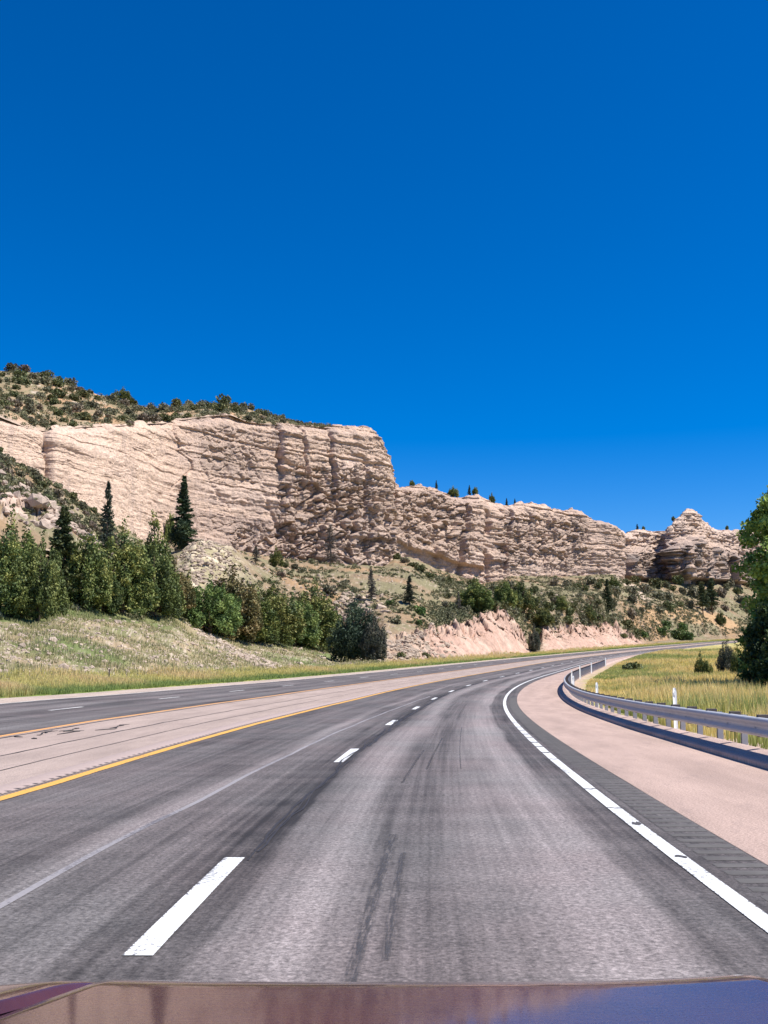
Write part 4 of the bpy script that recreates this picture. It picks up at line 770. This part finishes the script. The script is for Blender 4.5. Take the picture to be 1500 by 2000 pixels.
for k in range(420):
    u = ra.uniform(-20, 745); P = hill_at(u, ra.uniform(2.93, 3.10)); cs.append(P); rs.append(ra.uniform(.25, .75))
merge_leaf('scrub', cs, rs, 46, (.10, .105, .05), (.23, .21, .11), .12, m_need, 'low dry scrub scattered over the slopes and the hilltop')

# ------------------------------------------------------------------ the leafy tree and its companions at the right
def broadleaf(seed, h, w, nclus, per, lsize, c1, c2, shape, trunk_r=.25, rc=.62):
    rg = np.random.default_rng(seed); cl = []
    while len(cl) < nclus:
        z = rg.uniform(.03, 1.0); r = shape(z) * (rg.random()**.42); a = rg.uniform(0, 2 * np.pi); cl.append((math.cos(a) * r * w / 2, math.sin(a) * r * w / 2, z * h))
    cl = np.array(cl); gap = fbm(cl[:, 0] * .4, cl[:, 1] * .4, cl[:, 2] * .4, oct=2, seed=seed); cl = cl[gap > -.55]
    P = np.repeat(cl, per, 0); P = P + unit(rg.normal(size=P.shape)) * (rc * rg.random(len(P))**.5)[:, None] * np.array([1, 1, .8]); nz = np.repeat(rg.normal(size=len(cl)), per) * .45 + rg.normal(size=len(P)) * .45
    c = mixc(np.broadcast_to(np.array(c1), P.shape), c2, sstep(-.8, 1.1, nz)); crown = leaf_mesh('crown', P, lsize, 1.25, c, up=np.array([0, 0, -.2]), rg=rg, mat=m_leaf)
    t = MB(); t.tube([(0, 0, -.5), (.1, .05, h * .25), (-.1, .1, h * .5), (.05, 0, h * .8), (0, 0, h * .95)], [trunk_r, trunk_r * .8, trunk_r * .55, trunk_r * .25, .03], 9)
    for p in cl[::max(1, len(cl) // 45)]:
        z0 = p[2] * .55; t.tube([(0, 0, z0), tuple(np.array([p[0] * .5, p[1] * .5, z0 + (p[2] - z0) * .6])), tuple(p)], [trunk_r * .28, trunk_r * .16, .02], 5)
    tm = t.mesh('trunk', True); tm.materials.append(m_bark); return crown, tm, h, w
def ground_at(u, Y):                         # meadow surface below a frame column at depth Y
    X = (u - 750) / F * Y; i = np.argmin((road(SA, 0)[:, 0] - X)**2 + (road(SA, 0)[:, 1] - Y)**2); q = road(SA[i], 0); t = TH[i]; d = (X - q[0]) * math.cos(t) - (Y - q[1]) * math.sin(t)
    return meadow_pt(SA[i], max(d, 4))
shp = lambda z: float(np.interp(z, [0, .06, .2, .34, .45, .62, .78, .9, 1], [.75, .95, 1.0, .88, .95, 1.0, .78, .52, .12]))
big = broadleaf(61, 16.6, 11.4, 820, 84, .115, (.12, .20, .042), (.36, .45, .10), shp, .32, .72)
tree('cottonwood_tree', big, ground_at(1592, 80), 16.6, 11.4, 'tall leafy green tree filling the right edge of the view', 'tree', None, 1.0)
lo = broadleaf(62, 6, 5, 190, 60, .11, (.03, .055, .018), (.08, .12, .035), lambda z: float(np.interp(z, [0, .3, .7, 1], [.8, 1, .8, .3])), .16, .6)
tree('leafy_shrub_tree', lo, ground_at(1507, 74), 6.0, 4.2, 'dark dense bushy tree at the left foot of the tall leafy tree', 'tree', None, .3)
e_ = tree('leafy_shrub_tree', lo, ground_at(1545, 70), 4.6, 5.0, 'dark shrubby undergrowth tree right of the dense bushy one, under the tall tree', 'tree', None, 2.3)
for u, Y, h, w, pr, lab in ((1362, 112, 2.9, 1.3, JUN[5], 'small dark upright juniper alone in the tall grass'), (1374, 108, 1.9, 1.2, JUN[3], 'smaller juniper touching the upright one in the tall grass'), (1414, 112, 4.3, 2.1, JDK[1], 'greyish half-bare juniper in the grass left of the tall leafy tree'), (1434, 104, 3.4, 1.5, JUN[5], 'slim dark juniper between the greyish one and the tall leafy tree')):
    tree('juniper_tree', pr, ground_at(u, Y), h, w, lab)

# ------------------------------------------------------------------ grass
def blades(name, B, hgt, wid, cb, ct, label, lean=.35, rg=rng):
    n = len(B); a = rg.uniform(0, 2 * np.pi, n); side = np.stack([np.cos(a), np.sin(a), 0 * a], -1); b = rg.uniform(0, 2 * np.pi, n); ln = np.stack([np.cos(b), np.sin(b), 0 * b], -1) * (rg.random(n) * lean * hgt)[:, None]; up = np.array([0, 0, 1.0]) * hgt[:, None]
    w = side * wid[:, None]; V = np.stack([B - w, B + w, B + up * .55 + ln * .35 - w * .8, B + up * .55 + ln * .35 + w * .8, B + up + ln], 1).reshape(-1, 3)
    k = 5 * np.arange(n)[:, None]; loops = np.concatenate([k + np.array([0, 1, 3, 2]), k + np.array([2, 3, 4])], 1).ravel(); sizes = np.tile([4, 3], n)
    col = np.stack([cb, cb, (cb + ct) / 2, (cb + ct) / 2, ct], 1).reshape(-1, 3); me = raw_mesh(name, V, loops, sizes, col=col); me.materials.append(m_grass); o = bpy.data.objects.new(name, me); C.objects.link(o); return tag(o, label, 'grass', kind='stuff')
rg = np.random.default_rng(90)
def sample_meadow(n, s0, s1, d0, d1, pw=2.0):
    s = s0 + (s1 - s0) * rg.random(n)**pw; d = d0 + (d1 - d0) * rg.random(n)**1.5; P = meadow_pt(s, d); u, v, dd = project(P); ok = (u > 950) & (u < 2500) & (dd > 3) & (fbm(P[:, 0] * .15, P[:, 1] * .15, oct=3, seed=91) > -.75); return P[ok], s[ok], d[ok], dd[ok]
P, s_, d_, dd = sample_meadow(430000, 5, 230, 5.0, 62)
n1 = fbm(P[:, 0] * .10, P[:, 1] * .10, oct=4, seed=92); n2 = fbm(P[:, 0] * .6, P[:, 1] * .6, oct=3, seed=93)
keep = rg.random(len(P)) < (.25 + .75 * sstep(5.2, 7.0, d_ + 1.2 * sstep(35, 60, s_) - .0)); P, d_, dd, n1, n2 = P[keep], d_[keep], dd[keep], n1[keep], n2[keep]
h = (.36 + .66 * sstep(5.4, 9, d_)) * (1 - .45 * sstep(45, 110, dd)) * (1 + .3 * n2) * rg.uniform(.6, 1.25, len(P)); wd = np.clip(.006 + .00035 * dd, .007, .045)
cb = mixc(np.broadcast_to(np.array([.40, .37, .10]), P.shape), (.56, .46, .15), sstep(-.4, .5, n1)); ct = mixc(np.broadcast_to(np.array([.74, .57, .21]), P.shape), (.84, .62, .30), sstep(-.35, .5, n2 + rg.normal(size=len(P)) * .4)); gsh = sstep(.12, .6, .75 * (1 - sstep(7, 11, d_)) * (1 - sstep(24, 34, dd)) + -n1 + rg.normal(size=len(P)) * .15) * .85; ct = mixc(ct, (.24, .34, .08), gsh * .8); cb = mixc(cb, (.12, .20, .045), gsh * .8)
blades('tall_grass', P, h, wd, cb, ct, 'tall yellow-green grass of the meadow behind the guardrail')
n = 5200; s_ = 10 + 70 * rg.random(n)**1.5; d_ = 7 + 26 * rg.random(n); P = meadow_pt(s_, d_); dd = project(P)[2]; P = P[fbm(P[:, 0] * .3, P[:, 1] * .3, oct=3, seed=191) + rg.normal(size=n) * .2 > -.05]; n = len(P); dd = project(P)[2]
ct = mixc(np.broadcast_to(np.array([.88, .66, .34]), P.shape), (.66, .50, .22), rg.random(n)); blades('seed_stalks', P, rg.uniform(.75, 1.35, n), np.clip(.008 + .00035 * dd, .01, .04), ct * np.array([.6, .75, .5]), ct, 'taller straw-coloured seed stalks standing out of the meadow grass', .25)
for u, Y, r, kd, lab in ((1228, 128, 1.6, 'green', 'low green shrub far back in the meadow near the bend'), (1462, 36, .55, 'vivid', 'bright green weed clump near the guardrail at right'), (1490, 30, .5, 'vivid', 'bright green weed clump nearest the right edge by the guardrail')):
    o = bpy.data.objects.new('shrub', random.choice(SH[kd])); C.objects.link(o); o.location = tuple(ground_at(u, Y)); o.scale = (r, r, r * .75); tag(o, lab, 'shrub')
# left verge and bank
def hill_uv(A, lay):
    j = np.interp(A, Ac, np.arange(len(Ac))); k = np.interp(lay, Lr[:, 0], np.arange(len(Lr))); j0 = np.clip(j.astype(int), 0, len(Ac) - 2); k0 = np.clip(k.astype(int), 0, len(Lr) - 2); fj, fk = (j - j0)[:, None], (k - k0)[:, None]
    return (HP[k0, j0] * (1 - fj) + HP[k0, j0 + 1] * fj) * (1 - fk) + (HP[k0 + 1, j0] * (1 - fj) + HP[k0 + 1, j0 + 1] * fj) * fk
n = 110000; A = -.40 + .74 * rg.random(n)**1.25; lay = 1.0 + 1.08 * rg.random(n); P = hill_uv(A, lay); dd = project(P)[2]
n1 = fbm(P[:, 0] * .12, P[:, 1] * .12, oct=4, seed=95); front = sstep(1.45, 1.0, lay) if False else 1 - sstep(1.05, 1.5, lay + n1 * .3)
ct = mixc(np.broadcast_to(np.array([.62, .52, .20]), P.shape), (.72, .52, .28), sstep(.0, .7, n1 + rg.normal(size=n) * .3)); ct = mixc(ct, (.27, .32, .10), np.clip(front * 1.1, 0, 1)); cb = ct * np.array([.75, .8, .7])
blades('verge_grass', P, rg.uniform(.18, .5, n) * (1 + .4 * n1) * (1 - .4 * front), np.clip(.006 + .00022 * dd, .01, .06), cb, ct, 'yellow-green verge grass along the far edge of the oncoming road')
n = 60000; A = -.40 + .40 * rg.random(n); lay = 2.02 + .98 * rg.random(n); P = hill_uv(A, lay); n1 = fbm(P[:, 0] * .3, P[:, 1] * .3, P[:, 2] * .3, oct=4, seed=97); ok = n1 + rg.normal(size=n) * .25 > -.05 - .4 * sstep(2.6, 3, lay); P, n1, lay = P[ok], n1[ok], lay[ok]; n = len(P); dd = project(P)[2]
ct = mixc(np.broadcast_to(np.array([.32, .32, .13]), P.shape), (.56, .46, .27), sstep(-.2, .8, rg.normal(size=n))); ct = mixc(ct, (.22, .28, .09), sstep(2.7, 3, lay) * .6)
blades('bank_grass', P, rg.uniform(.12, .42, n), np.clip(.008 + .0002 * dd, .01, .05), ct * .7, ct, 'short dry grass tufts on the sloping left bank')
# stones
ico_v = unit(np.array([(-1, 1.618, 0), (1, 1.618, 0), (-1, -1.618, 0), (1, -1.618, 0), (0, -1, 1.618), (0, 1, 1.618), (0, -1, -1.618), (0, 1, -1.618), (1.618, 0, -1), (1.618, 0, 1), (-1.618, 0, -1), (-1.618, 0, 1)], float))
ico_f = np.array([(0, 11, 5), (0, 5, 1), (0, 1, 7), (0, 7, 10), (0, 10, 11), (1, 5, 9), (5, 11, 4), (11, 10, 2), (10, 7, 6), (7, 1, 8), (3, 9, 4), (3, 4, 2), (3, 2, 6), (3, 6, 8), (3, 8, 9), (4, 9, 5), (2, 4, 11), (6, 2, 10), (8, 6, 7), (9, 8, 1)])
def stones(name, P, r, label, c1=(.50, .40, .31), c2=(.36, .28, .22)):
    n = len(P); S = r[:, None, None] * rg.uniform(.55, 1.3, (n, 1, 3)) * (1 + rg.normal(size=(n, 12, 1)) * .16); V = ico_v[None] * S; a = rg.uniform(0, 6.28, n); ca, sa = np.cos(a)[:, None], np.sin(a)[:, None]
    V = np.stack([V[..., 0] * ca - V[..., 1] * sa, V[..., 0] * sa + V[..., 1] * ca, V[..., 2] * .7], -1) + P[:, None, :]; f = (ico_f[None] + 12 * np.arange(n)[:, None, None]).reshape(-1, 3)
    c = mixc(np.broadcast_to(np.array(c1), (n, 3)), c2, rg.random(n)); me = raw_mesh(name, V.reshape(-1, 3), f, np.full(len(f), 3), col=np.repeat(c, 12, 0)); me.materials.append(m_hill); o = bpy.data.objects.new(name, me); C.objects.link(o); return tag(o, label, 'stones', kind='stuff')
n = 2600; A = -.40 + .39 * rg.random(n); lay = 2.02 + .8 * rg.random(n)**.9; P1 = hill_uv(A, lay); r1 = rg.uniform(.06, .22, n) * (1 + (rg.random(n) > .96) * 1.2)
tt = rg.random(500); P2 = hill_uv(((370 + 170 * tt + rg.normal(size=500) * 9) - 750) / F, 3.0 - tt * .95 + rg.normal(size=500) * .03); r2_ = rg.uniform(.15, .45, 500)
stones('bank_rubble', np.r_[P1, P2], np.r_[r1, r2_], 'pinkish stones littering the left bank')
n = 2400; A = -.25 + .56 * rg.random(n); lay = 3.02 + 1.9 * rg.random(n); P1 = hill_uv(A, lay); ok = fbm(P1[:, 0] * .05, P1[:, 1] * .05, oct=3, seed=98) > -.05; P1 = P1[ok]
A = ((400 + rg.normal(size=700) * 42) - 750) / F; P3 = hill_uv(A, 3.4 + .75 * rg.random(700)); A = ((800 + rg.normal(size=400) * 36) - 750) / F; P4 = hill_uv(A, 2.1 + .95 * rg.random(400)); A = ((690 + rg.normal(size=160) * 26) - 750) / F; P5 = hill_uv(A, 3.5 + .5 * rg.random(160))
stones('slope_rubble', np.r_[P1, P3, P4, P5], np.r_[rg.uniform(.15, .55, len(P1)), rg.uniform(.2, .6, 700), rg.uniform(.2, .75, 400), rg.uniform(.3, 1.0, 160)], 'pale fallen rocks scattered over the slopes below the cliffs', (.46, .36, .27), (.30, .235, .18))
A = ((95 + rg.normal(size=260) * 60) - 750) / F; P6 = hill_uv(A, 3.60 + .09 * rg.normal(size=260)); stones('spur_boulders', P6, rg.uniform(.3, 1.1, 260), 'blocky pale boulders spilling from the ledge of the left spur', (.50, .39, .31), (.34, .265, .21))
# posts on the left
m_wood = mat_plain('weathered_post', (.10, .08, .065), .95, .3, 12)
for u, vb, vt, lab in ((212, 1334, 1310, 'short dark stake in the green verge beside the oncoming road'), (150, 1200, 1188, 'thin weathered fence post on top of the bank, left one of two'), (305, 1212, 1200, 'thin weathered fence post on top of the bank, right one of two')):
    P = hill_hit(u, vb); hh = (vb - vt) / F * project(P)[2]; g = MB(); g.tube([(0, 0, -.3), (.01, 0, hh * .5), (.02, .01, hh)], [.05, .047, .043], 8); g.tube([(.02, .01, hh), (.02, .01, hh + .03)], [.043, .02], 8)
    o = g.build('fence_post', m_wood); o.location = tuple(P); tag(o, lab, 'fence post')

# ------------------------------------------------------------------ the car whose bonnet fills the bottom of the view
n = NT('maroon_paint'); p = n.n('ShaderNodeTexCoord').outputs['Object']; f = n.noise(p, 3, 5, .6); d = n.noise(p, 240, 3, .7)
n.col(n.mix(n.rng(f, .3, .7, 0, 1), (.042, .012, .010), (.085, .026, .02))); n.set(Metallic=.0, Roughness=n.rng(d, .3, .7, .16, .36), Coat_Weight=.8, Coat_Roughness=.06, Specular_IOR_Level=.4); n.bump(n.noise(n.mapping(p, (14, 60, 14)), 1, 5, .7), .3, .004); m_paint = n.m
m_trim = mat_plain('black_trim', (.02, .02, .02), .5, .1, 20)
X0, ZT = .07, HC - .474
def hz(y): return ZT - .066 * (y - 1.55) - 1.15 * np.maximum(0, y - 1.745)**2 - 9 * np.maximum(0, y - 1.85)**2
def hw(y): return np.minimum(.515 + .36 * np.maximum(1.85 - y, -.2), .80 - .05 * np.exp(-((y - 1.45) / .2)**2))
ca = empty('car', (0, 0, 0)); tag(ca, 'maroon car seen from inside, only its glossy bonnet and fender tops showing', 'car')
ys = np.r_[np.linspace(.45, 1.5, 22), np.linspace(1.52, 2.06, 40)]; ts = np.linspace(-1, 1, 61); Yg, Tg = np.meshgrid(ys, ts, indexing='ij')
Xg = X0 + Tg * hw(Yg); Zg = hz(Yg) + .004 * np.abs(Tg)**3 * (1 + 2.2 * (Tg > 0)) - .012 * sstep(.975, 1.0, np.abs(Tg))
link('bonnet', grid('bonnet', np.stack([Xg, Yg, Zg], -1)), m_paint, ca)
for sgn in (-1, 1):
    qs = np.r_[np.linspace(0, .06, 5), np.linspace(.1, 1, 26)]; Yg, Qg = np.meshgrid(ys, qs, indexing='ij'); xi = X0 + sgn * (hw(Yg) + .006); xo = X0 + sgn * .93; Xg = xi + (xo - xi) * Qg; wdt = np.abs(Xg - xi)
    Zg = hz(Yg) + .010 - .013 * (1 - sstep(0, .015, wdt)) + .004 * sstep(0, .05, wdt) - .05 * (Yg - 1.60) - .12 * np.maximum(0, wdt - .03)**1.3 - .55 * np.maximum(0, np.abs(Xg - X0) - .76)**2 * 4
    Pf = np.stack([Xg, Yg, Zg], -1); sidey = np.stack([Pf[:, -1] + np.array([sgn * .03, 0, -.15]), Pf[:, -1] + np.array([sgn * .02, 0, -.45])], 1); Pf = np.concatenate([Pf, sidey], 1)
    link('fender', grid('fender', Pf, flip=sgn < 0), m_paint, ca)
    w_ = MB(); w_.tube([(X0 + sgn * .70, 1.25, .335), (X0 + sgn * .90, 1.25, .335)], [.335, .335], 28); wo = w_.build('wheel', m_trim, ca, bevel=.02)
    w_ = MB(); w_.tube([(X0 + sgn * .895, 1.25, .335), (X0 + sgn * .905, 1.25, .335)], [.21, .19], 20); w_.build('rim', m_galv, wo)
xs = np.linspace(-.93, .93, 31); pr = [(2.05, ZT - .21), (2.12, ZT - .30), (2.16, ZT - .42), (2.18, .45), (2.15, .28), (2.05, .22)]
P = np.array([[(X0 + x, y - .18 * abs(x / .93)**3, z) for x in xs] for y, z in pr]); link('front_bumper', grid('front_bumper', P), m_paint, ca)
